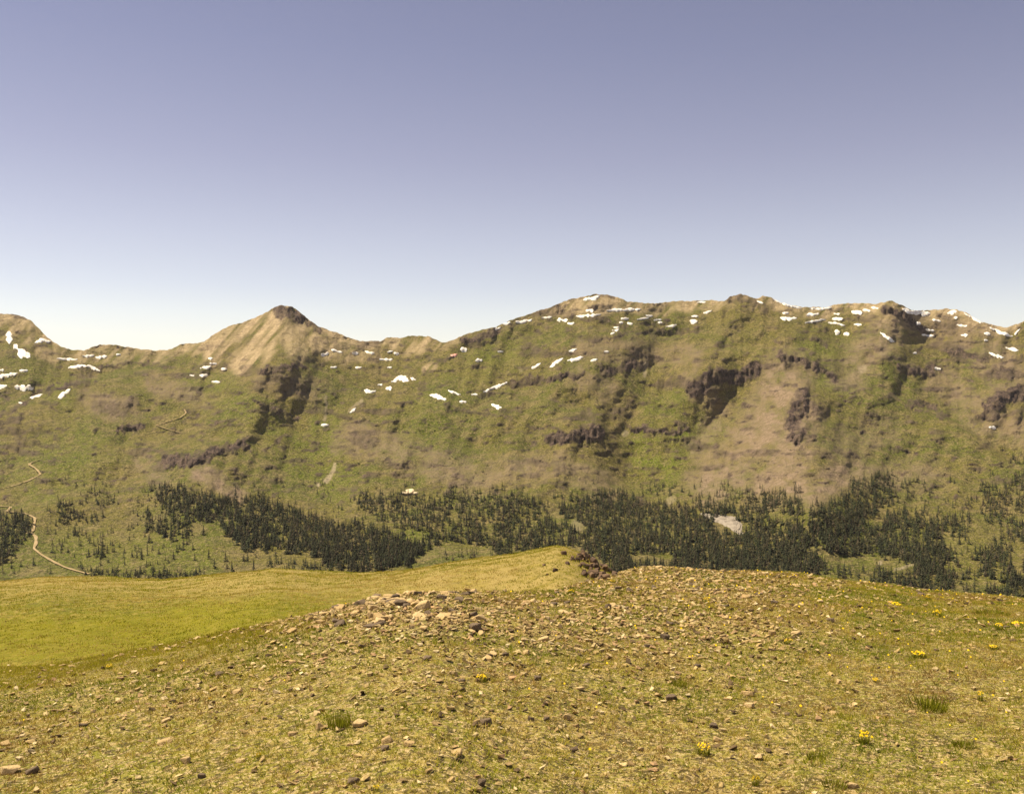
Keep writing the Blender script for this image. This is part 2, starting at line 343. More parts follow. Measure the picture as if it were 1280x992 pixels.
# valley floor towards the camera, and the far side of the ridge
front = []
for d, z in ((230, -75), (330, -110), (500, -165), (750, -205)):
    f = np.empty((len(cols), 3)); f[:, 1] = d; f[:, 0] = d * (cols - CX) / F; f[:, 2] = CAMZ + z + 8 * vn(cols / 90, cols * 0 + d, 5); front.append(f)
back = []
for k in range(1, 9):
    b = MV[-1].copy(); s = 1 + .045 * k * 1.0; b[:, :2] *= s; b[:, 2] -= 9 * k ** 1.6; back.append(b)
ALL = np.concatenate([np.stack(front), MV, np.stack(back)], 0)
nr = ALL.shape[0]
me = mesh_np('mountainside', ALL.reshape(-1, 3), gridfaces(nr, len(cols)), M_MTN, True)
def blob(px, py, pts, h, soft=.5, ys=1.0):
    am = min(1, h / 12); wx = px + am * 9 * fbm(px / 22, py / 16, 131, 3) + 1.5 * fbm(px / 5, py / 5, 133, 2); wy = py + am * 6 * fbm(px / 18, py / 14, 137, 3)
    return sst(h * (1 + soft), h * (1 - soft), seg_dist(wx, wy, pts, ys))
def pad(a, f=0.0):
    return np.concatenate([np.full((4, len(cols)), f), a, np.repeat(a[-1:], 8, 0)], 0)
scree = np.zeros_like(PX)
for pts, h, s in [([(250, 590), (275, 605), (300, 622)], 11, .9), ([(985, 470), (965, 510), (930, 560), (890, 600)], 30, .85), ([(1000, 520), (985, 590), (960, 610)], 26, .8),
 ([(940, 600), (1010, 615), (1060, 590)], 18, .8), ([(1060, 470), (1100, 420), (1120, 400)], 22, .6), ([(1170, 400), (1230, 430), (1260, 470)], 26, .65), ([(1180, 480), (1230, 520), (1280, 540)], 22, .55),
 ([(440, 545), (520, 570), (600, 600)], 20, .5), ([(620, 590), (700, 580), (760, 610)], 16, .5), ([(720, 470), (760, 490)], 14, .5), ([(110, 500), (160, 515)], 14, .6), ([(190, 480), (250, 500)], 12, .5),
 ([(1040, 600), (1160, 590)], 18, .45), ([(730, 436), (800, 440), (870, 446)], 13, .45), ([(860, 470), (900, 510), (870, 570)], 14, .55), ([(180, 580), (200, 600)], 14, .5), ([(330, 475), (400, 490)], 14, .4), ([(1100, 540), (1050, 560)], 25, .3), ([(420, 560), (430, 550)], 8, .6)]:
    scree = np.maximum(scree, s * blob(PX, PY, pts, h))
tan = np.zeros_like(PX)
below = PY - SK[None, :]
tan = np.maximum(tan, .85 * sst(16, 3, below + 9 * fbm(PX / 22, PY / 9, 141, 3)) * (1 - .7 * sst(560, 600, PX) * sst(700, 650, PX)))
for pts, h, s in [([(340, 402), (310, 418), (270, 440)], 19, 1.0), ([(345, 400), (325, 440), (300, 455)], 13, .95), ([(375, 410), (400, 430), (430, 440)], 13, .8), ([(355, 410), (370, 440)], 12, .7), ([(500, 432), (540, 432)], 10, .9), ([(700, 385), (760, 382), (830, 384)], 10, .8),
 ([(100, 445), (200, 447)], 9, .6), ([(0, 400), (30, 410)], 20, .75), ([(530, 462), (540, 458)], 5, .8), ([(880, 382), (905, 384)], 6, .6), ([(1080, 390), (1160, 400)], 12, .4), ([(50, 440), (80, 448)], 9, .6), ([(410, 440), (470, 445)], 8, .5)]:
    tan = np.maximum(tan, s * blob(PX, PY, pts, h))
gul = fbm((PX + .9 * PY) / 7, (PY - .9 * PX) / 60, 151, 2)
tan = tan * np.clip(.85 + 1.3 * gul, 0, 1)
pale = np.zeros_like(PX)
for pts, h, s in [([(419, 580), (415, 590), (407, 602)], 2.4, .75), ([(398, 606)] * 2, 2.2, .9), ([(408, 497), (407, 525)], 2, .5), ([(452, 500), (436, 514)], 2, .5), ([(808, 452), (806, 470)], 2, .6), ([(1080, 460)] * 2, 5, .5), ([(783, 540), (780, 543)], 3, .5),
 ([(235, 517), (210, 532)], 1.2, .0), ([(840, 625)] * 2, 6, .4), ([(720, 658)] * 2, 8, .35), ([(650, 462)] * 2, 3, .3), ([(1100, 703)] * 2, 3, .6), ([(1140, 705), (1120, 712)], 2.0, .5)]:
    pale = np.maximum(pale, s * blob(PX, PY, pts, h, .4))
lush = np.zeros_like(PX)
for pts, h, s in [([(800, 575), (840, 560), (890, 540)], 18, 1.0), ([(790, 555), (840, 585)], 14, .9), ([(410, 520), (405, 570), (420, 610)], 24, .8), ([(350, 540), (380, 580)], 22, .7), ([(100, 560), (60, 600)], 40, .55), ([(250, 480), (300, 520)], 30, .5),
 ([(1000, 430), (1060, 460)], 16, .6), ([(520, 540), (560, 480)], 30, .45), ([(640, 440), (600, 450)], 25, .5), ([(820, 510), (840, 500)], 20, .5), ([(1030, 480), (1060, 490)], 14, .6), ([(80, 690), (250, 700)], 25, .5), ([(1140, 680), (1240, 700)], 30, .35), ([(500, 670), (530, 672)], 10, .8), ([(40, 470), (80, 500)], 16, .5)]:
    lush = np.maximum(lush, s * blob(PX, PY, pts, h, .6))
pat = np.clip(.7 + .8 * fbm(PX / 13, PY / 9, 161, 3), 0, 1)
attr(me, 'rock', pad(np.clip(CL * 1.5, 0, 1))); attr(me, 'scree', pad(scree * pat)); attr(me, 'tan', pad(tan)); attr(me, 'pale', pad(pale)); attr(me, 'lush', pad(lush * pat))
obj('mountainside', me, kind='structure')

def far_depth(px, py):
    """depth of the far terrain seen at a photograph position (bilinear over the built grid)"""
    px = np.asarray(px, float); py = np.asarray(py, float)
    c = np.interp(px, cols, np.arange(len(cols))); c0 = np.clip(np.floor(c).astype(int), 0, len(cols) - 2); fc = c - c0
    out = 0
    for q, w in ((c0, 1 - fc), (c0 + 1, fc)):
        r = np.clip((py - 775) / (SK[q] - 775), 0, 1) * (NR - 1); r0 = np.clip(np.floor(r).astype(int), 0, NR - 2); fr = r - r0
        out = out + w * (D[r0, q] * (1 - fr) + D[r0 + 1, q] * fr)
    return out
def far_pt(px, py):
    d = far_depth(px, py); sk = np.interp(px, cols, SK)
    return pt(np.asarray(px, float), np.maximum(py, sk), d)

# ------------------------------------------------------------------ near ground: the stony hump and the grass knoll behind it
CRA = curve([(-900, 900), (-300, 855), (0, 838), (60, 835), (130, 822), (190, 812), (250, 800), (320, 785), (380, 773), (430, 760), (480, 748), (530, 741), (600, 740), (650, 741), (700, 737),
 (740, 730), (770, 722), (800, 714), (840, 714), (880, 716), (960, 717), (1000, 719), (1040, 725), (1100, 733), (1160, 742), (1220, 746), (1280, 750), (1500, 765), (2200, 840)])
DCA = curve([(-900, 20), (0, 21), (380, 22), (560, 23), (700, 27), (800, 33), (960, 33), (1280, 28), (2200, 24)])
CRB = curve([(-900, 760), (-200, 735), (0, 727), (60, 722), (130, 722), (200, 725), (245, 722), (290, 716), (340, 711), (390, 715), (450, 717), (500, 714), (560, 703), (640, 693), (680, 686), (695, 682.5), (706, 684),
 (720, 690), (735, 701), (750, 711), (770, 722), (800, 738), (900, 775), (1280, 830), (2200, 860)])
DCB = curve([(-900, 100), (0, 110), (300, 105), (560, 98), (700, 88), (760, 82), (900, 80), (2200, 80)])
H0 = CAMZ
def ground_parts(x, y):
    ye = np.maximum(y, 5.0); px = CX + F * x / ye
    vc = (CY - CRA(px)) / F; dc = DCA(px)
    d = np.maximum(y, 0)
    a = vc + 2 * H0 / dc
    zA = -H0 + a * d - H0 * d * d / dc ** 2
    far = d > 2.0 * dc                                               # past that the back of the hump runs straight down
    sl2 = a - 4 * H0 / dc
    zA = np.where(far, -H0 + a * 2 * dc - 4 * H0 + sl2 * (d - 2 * dc), zA)
    vb = (CY - CRB(px)) / F; db = DCB(px)
    HB = 10.7                                                         # knoll: a wide dome whose crest lies past the hump
    ab = vb + 2 * HB / db
    zB = np.where(d > 1.6 * db, -HB + ab * 1.6 * db - HB * 2.56 + (ab - 3.2 * HB / db) * (d - 1.6 * db) - .0012 * (d - 1.6 * db) ** 2, -HB + ab * d - HB * d * d / db ** 2)
    return zA, zB, px
def ground_z(x, y, detail=True):
    x = np.asarray(x, float); y = np.asarray(y, float)
    zA, zB, px = ground_parts(x, y)
    z = np.maximum(zA, zB)
    if detail:
        w = sst(4, 10, y)
        near = sst(45, 25, y)
        z = z + near * (.075 * fbm(x / 1.6, y / 1.6, 201, 3) + .035 * fbm(x / .35, y / .35, 207, 2) + .10 * vn(x / 4.2, y / 4.2, 211))
        z = z + (1 - near) * (.30 * fbm(x / 7, y / 9, 221, 3) + .10 * fbm(x / 1.5, y / 2, 223, 2))
    return z + CAMZ
ys = np.concatenate([np.linspace(-14, 5, 20)[:-1], np.geomspace(5, 40, 240)[:-1], np.geomspace(40, 130, 130)[:-1], np.geomspace(130, 330, 20)])
us = np.concatenate([np.linspace(-1.6, -.62, 40)[:-1], np.linspace(-.62, .62, 400), np.linspace(.62, 1.6, 40)[1:]])
U, Y = np.meshgrid(us, ys); X = U * np.maximum(np.abs(Y), 9.0)
Z = ground_z(X, Y)
me = mesh_np('meadow', np.stack([X, Y, Z], -1).reshape(-1, 3), gridfaces(len(ys), len(us)), M_GND, True)
zA, zB, gpx = ground_parts(X, Y)
gpy = CY - F * (Z - CAMZ) / np.maximum(Y, 1)
mead = np.maximum(sst(-.5, .5, zB - zA + .8 * fbm(X / 3, Y / 3, 231, 3)), .45 * sst(46, 12, np.abs(gpy - CRA(gpx)) + 30 * fbm(X / 1.6, Y / 1.6, 233, 3)) * sst(420, 250, gpx))
attr(me, 'meadow', mead)
attr(me, 'lush', mead * sst(40, 14, np.abs(gpy - 790 + .10 * (gpx - 150)) + 12 * fbm(gpx / 60, gpy / 20, 241, 3)) * sst(480, 250, gpx))
attr(me, 'dry', np.clip(sst(757, 728, gpy + 8 * fbm(X / 9, Y / 16, 243, 3)) * .9 + sst(500, 640, gpx) * .9, 0, 1))
obj('meadow', me, kind='structure')
_dd = np.concatenate([np.linspace(5, 40, 900), np.linspace(40, 130, 500)])
def near_pt(px, py):
    """where the sight line through a photograph position meets the near ground"""
    u = (px - CX) / F; v = (CY - py) / F
    z = ground_z(u * _dd, _dd) - CAMZ
    i = np.argmax(z >= v * _dd)
    if not (z >= v * _dd).any(): i = int(np.argmax(z / _dd))
    d = _dd[i]; return Vector((u * d, d, float(ground_z(u * d, d))))

# ------------------------------------------------------------------ stones
def hull_rock(seed, flat=.45, n=16):
    r = random.Random(seed); bm = bmesh.new()
    for _ in range(n):
        a = r.uniform(0, 2 * math.pi); z = r.uniform(-1, 1); q = r.uniform(.75, 1) * (1 - .25 * abs(z))
        e = 2.6
        ca, sa = math.cos(a), math.sin(a)
        k = (abs(ca) ** e + abs(sa) ** e) ** (-1 / e)
        bm.verts.new((.5 * q * k * ca, .38 * q * k * sa * r.uniform(.8, 1.1), .5 * flat * math.copysign(abs(z) ** .45, z)))
    out = bmesh.ops.convex_hull(bm, input=bm.verts)
    bmesh.ops.delete(bm, geom=list({g for g in out['geom_interior'] + out['geom_unused'] if isinstance(g, bmesh.types.BMVert)}), context='VERTS')
    bmesh.ops.bevel(bm, geom=bm.edges[:], offset=.022, segments=1, affect='EDGES') if n >= 16 else None
    bmesh.ops.triangulate(bm, faces=bm.faces)
    bmesh.ops.recalc_face_normals(bm, faces=bm.faces)
    return bm
def bm_mesh(bm, name, mat):
    me = bpy.data.meshes.new(name); bm.to_mesh(me); bm.free(); me.materials.append(mat); return me
TAN = [bm_mesh(hull_rock(100 + i, random.uniform(.3, .6), 18), 'stone', M_TAN) for i in range(10)]
DARK = [bm_mesh(hull_rock(200 + i, random.uniform(.35, .6), 18), 'stone', M_DARK) for i in range(6)]
def put_rock(name, px, py, wpx, hpx, tone, label, group=None, tilt=None, seed=None):
    p = near_pt(px, py); r = random.Random(seed if seed is not None else int(px * 31 + py * 7))
    w = wpx * p.y / F; h = max(hpx * p.y / F, .3 * w)
    me = (DARK if tone == 'dark' else TAN)[r.randrange(6 if tone == 'dark' else 10)]
    o = obj(name, me, label=label, cat='rock', group=group)
    zs = max(me.vertices, key=lambda v: v.co.z).co.z * 2
    o.scale = (w, w * r.uniform(.75, 1.1), h / zs * .95)
    t = tilt if tilt is not None else r.uniform(-.12, .12)
    o.rotation_euler = (r.uniform(-.15, .2), t, r.uniform(-.35, .35))
    o.location = (p.x, p.y, p.z + h * .26)
    return o
NAMED = [
 (567, 743, 18, 7, 'dark', 'dark slab on the top edge of the near stony hump', -.05), (583, 745, 13, 6, 'dark', 'small dark stone just right of the dark slab on the top edge of the hump', .1),
 (450, 757, 24, 10, 'dark', 'long brown slab leaning up to the right on the hump edge above the green meadow', -.5), (489, 748, 26, 6, 'tan', 'thin flat pale slab lying level on the hump edge against the meadow', 0),
 (526, 762, 30, 14, 'tan', 'big pale tan boulder in the rock heap at the top of the hump', -.2), (508, 759, 13, 8, 'dark', 'dark chunk left of the big tan boulder in the rock heap', .2),
 (443, 768, 20, 8, 'tan', 'tan slab below the long leaning brown slab', -.4), (463, 772, 11, 10, 'tan', 'upright pale block in the rock heap under the leaning slabs', .1), (391, 770, 12, 5, 'dark', 'dark flat stone at the left end of the rock heap on the meadow edge', 0),
 (462, 786, 28, 7, 'dark', 'long dark ledge stone at the foot of the rock heap', -.1), (400, 779, 14, 6, 'tan', 'pale stone at the left end of the rock heap below the dark flat stone', .1), (420, 778, 14, 7, 'dark', 'dark wedge stone between pale stones left of the rock heap', .2),
 (449, 906, 25, 13, 'tan', 'squarish tan block right beside the tall green grass tuft', -.05), (400, 912, 13, 12, 'tan', 'pointed tan stone just left of the tall green grass tuft', .5), (366, 918, 15, 6, 'tan', 'pale flat stone on the turf left of the pointed tan stone', 0),
 (512, 932, 18, 8, 'tan', 'flat pale dark-edged slab, lowest of three stones right of the grass tuft', .05), (483, 929, 18, 9, 'tan', 'tilted slab above the flat pale slab right of the grass tuft', -.45), (481, 938, 14, 8, 'dark', 'dark block under the tilted slab right of the grass tuft', 0),
 (607, 905, 19, 11, 'dark', 'dark faced stone alone on the turf below the middle of the hump', -.1), (441, 980, 20, 12, 'dark', 'blackish boulder near the lower edge below the tan block', .1), (602, 981, 13, 12, 'dark', 'dark pointed stone near the lower edge in the middle', .3),
 (14, 966, 30, 12, 'tan', 'broad grey slab with a dark underside in the lower left corner', .05), (40, 966, 22, 9, 'dark', 'dark crooked stone against the broad slab in the lower left corner', -.4), (232, 954, 17, 11, 'tan', 'pinkish blunt stone alone at lower left', -.1),
 (205, 930, 22, 7, 'tan', 'long pale stone in the grass above the pinkish blunt stone', -.2), (105, 908, 15, 6, 'dark', 'flat dark shaded stone on the left slope of the hump', 0), (839, 875, 18, 8, 'dark', 'blackish flat stone alone on the slope right of centre', -.1),
 (672, 850, 12, 9, 'dark', 'dark block with a pale side below the right flank of the rock heap', .1), (725, 862, 16, 7, 'tan', 'pale stone with a shadowed base left of the blackish flat stone', -.1), (718, 941, 8, 12, 'dark', 'small upright stone standing on edge low in the middle', 1.2),
 (708, 899, 15, 10, 'tan', 'tan stone with a dark right end in the row of three below centre', .2), (664, 901, 10, 8, 'dark', 'brown stone at the left of the row of three below centre', 0), (683, 900, 10, 7, 'dark', 'grey stone in the middle of the row of three below centre', .1),
 (773, 737, 12, 6, 'dark', 'dark stone on the right hand crest under the rock outcrop', 0), (692, 757, 12, 7, 'dark', 'brown stone on top of the hump below the rock outcrop', .1), (709, 755, 11, 6, 'dark', 'brown stone touching its twin on top of the hump', -.2),
 (811, 808, 14, 5, 'dark', 'flat dark stone in the stony belt right of the rock heap', 0), (832, 798, 18, 8, 'dark', 'dark shaded stone above the flat dark stone in the stony belt', .15), (888, 800, 13, 7, 'tan', 'cream stone in the stony belt at the right', .4), (903, 797, 13, 8, 'tan', 'rounded cream stone right of the other cream stone in the stony belt', -.1),
 (611, 822, 13, 8, 'dark', 'dark block in the stony belt below the rock heap', .1), (632, 821, 12, 7, 'dark', 'dark block right of the other dark block in the stony belt', -.1), (534, 825, 14, 7, 'dark', 'brown flat stone under the rock heap, mid slope', .1), (567, 843, 14, 7, 'tan', 'round pale stone with a dark base mid slope', 0),
 (577, 853, 11, 6, 'dark', 'dark little slab below the round pale stone mid slope', 0), (1066, 984, 22, 9, 'tan', 'pale tan stone flat on the turf at the lower edge under the tall yellow flowers', 0), (965, 795, 14, 9, 'tan', 'pale rock on the right slope above the low flower clump', .1), (974, 776, 9, 6, 'dark', 'small black stone on the right slope', 0),
 (892, 909, 14, 7, 'dark', 'dark low stone on the turf above the yellow flower clump', .1), (897, 926, 14, 6, 'tan', 'tilted slab just right of the yellow flower clump', .4), (300, 952, 18, 6, 'tan', 'flat buff slab in the lower left turf', 0), (252, 972, 14, 7, 'dark', 'dark lump on the turf below the pinkish blunt stone', 0),
]
rocks_named = [put_rock('rock', *a[:5], a[5], tilt=a[6]) for a in NAMED]

def vis_ok(x, y):
    u = x / y; px = CX + F * u; return y <= DCA(px) + 1.2
def scatter(n, dmin, dmax, wfun, seed, wide=.60):
    r = np.random.default_rng(seed); xs, yy = [], []
    while sum(map(len, xs)) < n:
        y = np.sqrt(r.uniform(dmin ** 2, dmax ** 2, 20000)); x = r.uniform(-wide, wide, 20000) * y
        ok = vis_ok(x, y) & (r.uniform(0, 1, 20000) < wfun(x, y)) & ((np.abs(x / y) < .6) | (r.uniform(0, 1, 20000) < .6))
        xs.append(x[ok]); yy.append(y[ok])
    return np.concatenate(xs)[:n], np.concatenate(yy)[:n]
def rocky(x, y):
    px = CX + F * x / y; py = CY - F * (ground_z(x, y, False) - CAMZ) / y
    w = .22 + .25 * fbm(x / 2.5, y / 2.5, 301, 3)
    w = w + .75 * np.exp(-(((px - 510) / 110) ** 2 + ((py - 768) / 24) ** 2))
    w = w + .40 * np.exp(-(((px - 640) / 220) ** 2 + ((py - 800) / 45) ** 2)) + .35 * np.exp(-(((px - 850) / 90) ** 2 + ((py - 728) / 16) ** 2)) + .3 * np.exp(-(((px - 900) / 160) ** 2 + ((py - 790) / 35) ** 2))
    w = w * (1 - .75 * sst(430, 200, px) * sst(55, 20, py - CRA(px))) * (1 - .55 * sst(900, 1150, px)) * (1 - .35 * sst(860, 960, py))
    return np.clip(w, .02, 1)
NBIG = 300 - len(NAMED)
bx, by = scatter(NBIG, 7.5, 34, lambda x, y: rocky(x, y) ** 1.5, 5)
bz = ground_z(bx, by)
ZL = [('angular %s stone in the crowded rock heap at the top of the near hump', 'stones in the rock heap'), ('loose %s stone on the grassy left slope of the hump', 'loose stones on the left slope'),
      ('loose %s stone in the stony belt across the middle of the hump', 'stones in the stony belt'), ('loose %s stone along the right crest of the hump', 'stones on the right crest'), ('loose %s stone on the sparse turf at the near lower edge', 'stones on the near turf')]
for i in range(NBIG):
    x, y, z = bx[i], by[i], bz[i]; px = CX + F * x / y; py = CY - F * (z - CAMZ) / y
    dark = random.random() < .22
    me = random.choice(DARK if dark else TAN)
    if py < 800 and 380 < px < 640: k = 0
    elif px < 330 and py < 920: k = 1
    elif py >= 870: k = 4
    elif px > 700 and py < 765: k = 3
    else: k = 2
    w = random.uniform(.12, .24) * (1.5 if k == 0 else 1) * (y / 16) ** .35
    o = obj('rock', me, label=ZL[k][0] % ('dark' if dark else 'tan'), cat='rock', group=('dark ' if dark else 'tan ') + ZL[k][1])
    o.scale = (w, w * random.uniform(.7, 1.1), w * random.uniform(.6, 1.1))
    o.rotation_euler = (random.uniform(-.3, .3), random.uniform(-.35, .35), random.uniform(0, 6.28)); o.location = (x, y, z + w * .10)
# the small stones nobody could count
def hull_arrays(seed):
    bm = hull_rock(seed, random.uniform(.3, .6), 8); bm.verts.index_update()
    V = np.array([v.co[:] for v in bm.verts]); Fc = np.array([[v.index for v in f.verts] for f in bm.faces]); bm.free(); return V, Fc
def rotz(a):
    c, s = np.cos(a), np.sin(a); o = np.zeros_like(a); e = np.ones_like(a)
    return np.stack([np.stack([c, -s, o], -1), np.stack([s, c, o], -1), np.stack([o, o, e], -1)], -2)
def roty(a):
    c, s = np.cos(a), np.sin(a); o = np.zeros_like(a); e = np.ones_like(a)
    return np.stack([np.stack([c, o, s], -1), np.stack([o, e, o], -1), np.stack([-s, o, c], -1)], -2)
def bake(protos, pos, scale, rot, tint):
    """many copies of a few shapes joined into one mesh"""
    Vs, Fs, Ts, base = [], [], [], 0
    pick = rng.integers(0, len(protos), len(pos))
    for k, (V, Fc) in enumerate(protos):
        m = pick == k; n = m.sum()
        if not n: continue
        P = np.einsum('nij,nvj->nvi', rot[m], V[None] * scale[m][:, None, :]) + pos[m][:, None, :]
        Vs.append(P.reshape(-1, 3)); Fs.append((Fc[None] + (np.arange(n) * len(V))[:, None, None] + base).reshape(-1, Fc.shape[1]))
        Ts.append(np.repeat(tint[m], len(V), 0)); base += n * len(V)
    return np.concatenate(Vs), np.concatenate(Fs), np.concatenate(Ts)
NS = 25000
sx, sy = scatter(NS, 6.8, 35, rocky, 6, .95)
sz = ground_z(sx, sy)
sw = (.04 + .12 * rng.uniform(0, 1, NS) ** 2.2) * (sy / 16) ** .4
protos = [hull_arrays(400 + i) for i in range(14)]
pal = np.array([(.48, .335, .135), (.58, .43, .20), (.36, .24, .10), (.14, .09, .045), (.46, .285, .14), (.68, .53, .29)])
tintc = pal[rng.choice(6, NS, p=[.28, .2, .2, .14, .1, .08])] * rng.uniform(.8, 1.15, (NS, 1))
V, Fc, T = bake(protos, np.stack([sx, sy, sz + sw * .17], -1), sw[:, None] * np.stack([np.ones(NS), rng.uniform(.7, 1.1, NS), rng.uniform(.45, .85, NS)], -1),
                rotz(rng.uniform(0, 6.28, NS)) @ roty(rng.normal(0, .25, NS)), tintc)
me = mesh_np('loose_stones', V, Fc, M_CHIP); attr_col(me, 'tint', T)
obj('loose_stones', me, kind='stuff', label='small loose stones and chips strewn over the stony hump', cat='stones')

# ------------------------------------------------------------------ grass
def tuft_arrays(seed, n, spread, hgt, wid, lean):
    r = random.Random(seed); V = []; Fc = []
    for i in range(n):
        a = r.uniform(0, 6.28); rad = spread * math.sqrt(r.random()); bx_, by_ = rad * math.cos(a), rad * math.sin(a)
        h = hgt * r.uniform(.5, 1.1); la = a + r.uniform(-.8, .8); L = lean * h * r.uniform(.3, 1.2)
        wa = r.uniform(0, 3.14); w = wid * r.uniform(.6, 1.2)
        wx, wy = w * math.cos(wa), w * math.sin(wa); k = len(V)
        V += [(bx_ - wx, by_ - wy, -.01), (bx_ + wx, by_ + wy, -.01), (bx_ + L * math.cos(la), by_ + L * math.sin(la), h)]
        Fc.append((k, k + 1, k + 2))
    return np.array(V), np.array(Fc)
def grass(name, xs, yy, protos, sc, tint, label):
    n = len(xs); z = ground_z(xs, yy)
    V, Fc, T = bake(protos, np.stack([xs, yy, z], -1), sc[:, None] * np.ones((1, 3)), rotz(rng.uniform(0, 6.28, n)), tint)
    me = mesh_np(name, V, Fc, M_GRASS); attr_col(me, 'tint', T)
    obj(name, me, kind='stuff', label=label, cat='grass')
def turfy(x, y):
    return np.clip(1.0 - .75 * rocky(x, y) + .4 * fbm(x / 1.2, y / 1.2, 311, 3), .1, 1)
NG = 112000
gx, gy = scatter(NG, 6.5, 35, turfy, 8, .95)
gp = np.array([(.48, .37, .085), (.41, .34, .05), (.30, .29, .024), (.18, .21, .016), (.32, .21, .06), (.58, .46, .15)])
zone = fbm(gx / 1.7, gy / 1.7, 321, 3) + .15 * rng.normal(size=NG)
gi = np.where(zone > .28, 3, np.where(zone > .08, 2, np.where(zone > -.15, 1, np.where(zone > -.32, 0, 4))))
gi = np.where(rng.uniform(size=NG) < .28, rng.integers(0, 6, NG), gi)
gt = gp[gi] * rng.uniform(.75, 1.2, (NG, 1))
gpx_ = CX + F * gx / gy; edge = (sst(440, 250, gpx_) * sst(48, 12, (CY - F * (ground_z(gx, gy, False) - CAMZ) / gy) - CRA(gpx_)) > rng.uniform(.1, 1, NG))
gt[edge] = np.array([(.37, .32, .030), (.30, .28, .016), (.43, .34, .07)])[rng.integers(0, 3, edge.sum())]
grass('turf_grass', gx, gy, [tuft_arrays(500 + i, 7, .06, .038, .007, 1.3) for i in range(8)], rng.uniform(.6, 1.35, NG) * (gy / 16) ** .3, gt, 'short dry turf grass growing between the stones')
NB = 36000
by2 = np.sqrt(rng.uniform(34 ** 2, 118 ** 2, NB * 3)); bx2 = rng.uniform(-.75, .2, NB * 3) * by2
zA, zB, bpx = ground_parts(bx2, by2); ok = (zB > zA + .2) & (by2 < DCB(bpx) + 3); ok &= (rng.uniform(size=len(ok)) < .8)
bx2, by2 = bx2[ok][:NB], by2[ok][:NB]; n = len(bx2)
bp = np.array([(.33, .25, .045), (.27, .24, .016), (.20, .20, .012), (.42, .30, .09)])
z2 = fbm(bx2 / 5, by2 / 11, 331, 3) + .3 * rng.normal(size=n)
bt = bp[np.where(z2 > .2, 2, np.where(z2 > -.1, 1, np.where(z2 > -.35, 0, 3)))] * rng.uniform(.8, 1.2, (n, 1))
grass('meadow_grass', bx2, by2, [tuft_arrays(520 + i, 7, .26, .07, .025, 1.6) for i in range(6)], rng.uniform(.6, 1.3, n), bt, 'short yellow green grass covering the knoll behind the stony hump')

# ------------------------------------------------------------------ flowers and tussocks
def plant_meshes(seed, n, spread, hgt, nf):
    V, Fc = tuft_arrays(seed, n, spread, hgt, .007, .45)
    leaf = mesh_np('foliage', V, Fc, M_LEAF)
    bm = bmesh.new(); r = random.Random(seed + 1)
    for i in range(nf):
        a = r.uniform(0, 6.28); q = spread * 1.1 * math.sqrt(r.random()); h = hgt * r.uniform(.65, 1.1); c = Vector((q * math.cos(a), q * math.sin(a), h))
        t = Vector((r.uniform(-.5, .5), r.uniform(-.9, .1), 1)).normalized(); e1 = t.orthogonal().normalized(); e2 = t.cross(e1)
        mid = bm.verts.new(c + t * .004); R = r.uniform(.015, .026); ring = []
        for k in range(10):
            rr = R if k % 2 == 0 else R * .55; an = k * math.pi / 5
            ring.append(bm.verts.new(c + e1 * rr * math.cos(an) + e2 * rr * math.sin(an) - t * .003))
        for k in range(10): bm.faces.new((mid, ring[k], ring[(k + 1) % 10]))
    fl = bm_mesh(bm, 'blossoms', M_PETAL) if nf else None
    if not nf: bm.free()
    return leaf, fl
PM = [plant_meshes(600 + i, 90, .10, .15, 26) for i in range(3)] + [plant_meshes(640, 170, .13, .13, 0)]
def plant(name, px, py, wpx, hpx, kind, label, cat, group=None):
    p = near_pt(px, py); e = bpy.data.objects.new(name, None); COL.objects.link(e)
    e.empty_display_size = .1
    e.location = (p.x, p.y, p.z - .01); e.rotation_euler = (0, 0, random.uniform(0, 6)); s = p.y / F
    e.scale = (wpx * s / .24, wpx * s / .24, hpx * s / .16)
    e['label'] = label; e['category'] = cat
    if group: e['group'] = group
    lf, fl = PM[kind]
    obj('foliage', lf, e)
    if fl: obj('blossoms', fl, e)
plant('flower_clump', 1080, 930, 16, 17, 0, 'tallest yellow flower clump, bright heads bunched near the lower right', 'flowers')
plant('flower_clump', 879, 944, 18, 15, 1, 'wide yellow flower clump with a dark base below the dark low stone', 'flowers')
plant('flower_clump', 944, 982, 11, 14, 2, 'small orange yellow flower clump at the lower edge right of centre', 'flowers')
plant('flower_clump', 1172, 771, 13, 9, 1, 'yellow flower clump high on the right slope near the forest edge', 'flowers')
plant('flower_clump', 985, 804, 12, 7, 2, 'low yellow flower clump under the pale rock on the right slope', 'flowers')
plant('flower_clump', 882, 754, 10, 8, 0, 'yellow flower clump on the crest below the forest right of the rock outcrop', 'flowers')
plant('flower_clump', 1149, 822, 18, 8, 1, 'spread yellow flowers in the middle of the right slope', 'flowers')
plant('flower_clump', 1226, 876, 8, 13, 0, 'narrow upright yellow flowers right of the yellow green tussock', 'flowers')
plant('flower_clump', 1095, 852, 9, 5, 2, 'few lemon flowers left of the yellow green tussock', 'flowers')
plant('flower_clump', 1249, 787, 10, 9, 1, 'yellow flowers at the left end of the long yellow patch near the right edge', 'flowers')
plant('flower_clump', 1272, 783, 16, 7, 0, 'yellow flowers at the right end of the long yellow patch near the right edge', 'flowers')
plant('flower_clump', 1120, 757, 18, 5, 2, 'thin line of yellow flowers along the right crest', 'flowers')
plant('flower_clump', 1160, 751, 9, 7, 0, 'yellow flowers right on the crest edge against the trees', 'flowers')
plant('flower_clump', 137, 836, 8, 6, 2, 'lone yellow flower clump where the left slope meets the green meadow', 'flowers')
plant('flower_clump', 602, 852, 14, 9, 1, 'yellow flowers beside the round pale stone mid slope', 'flowers')
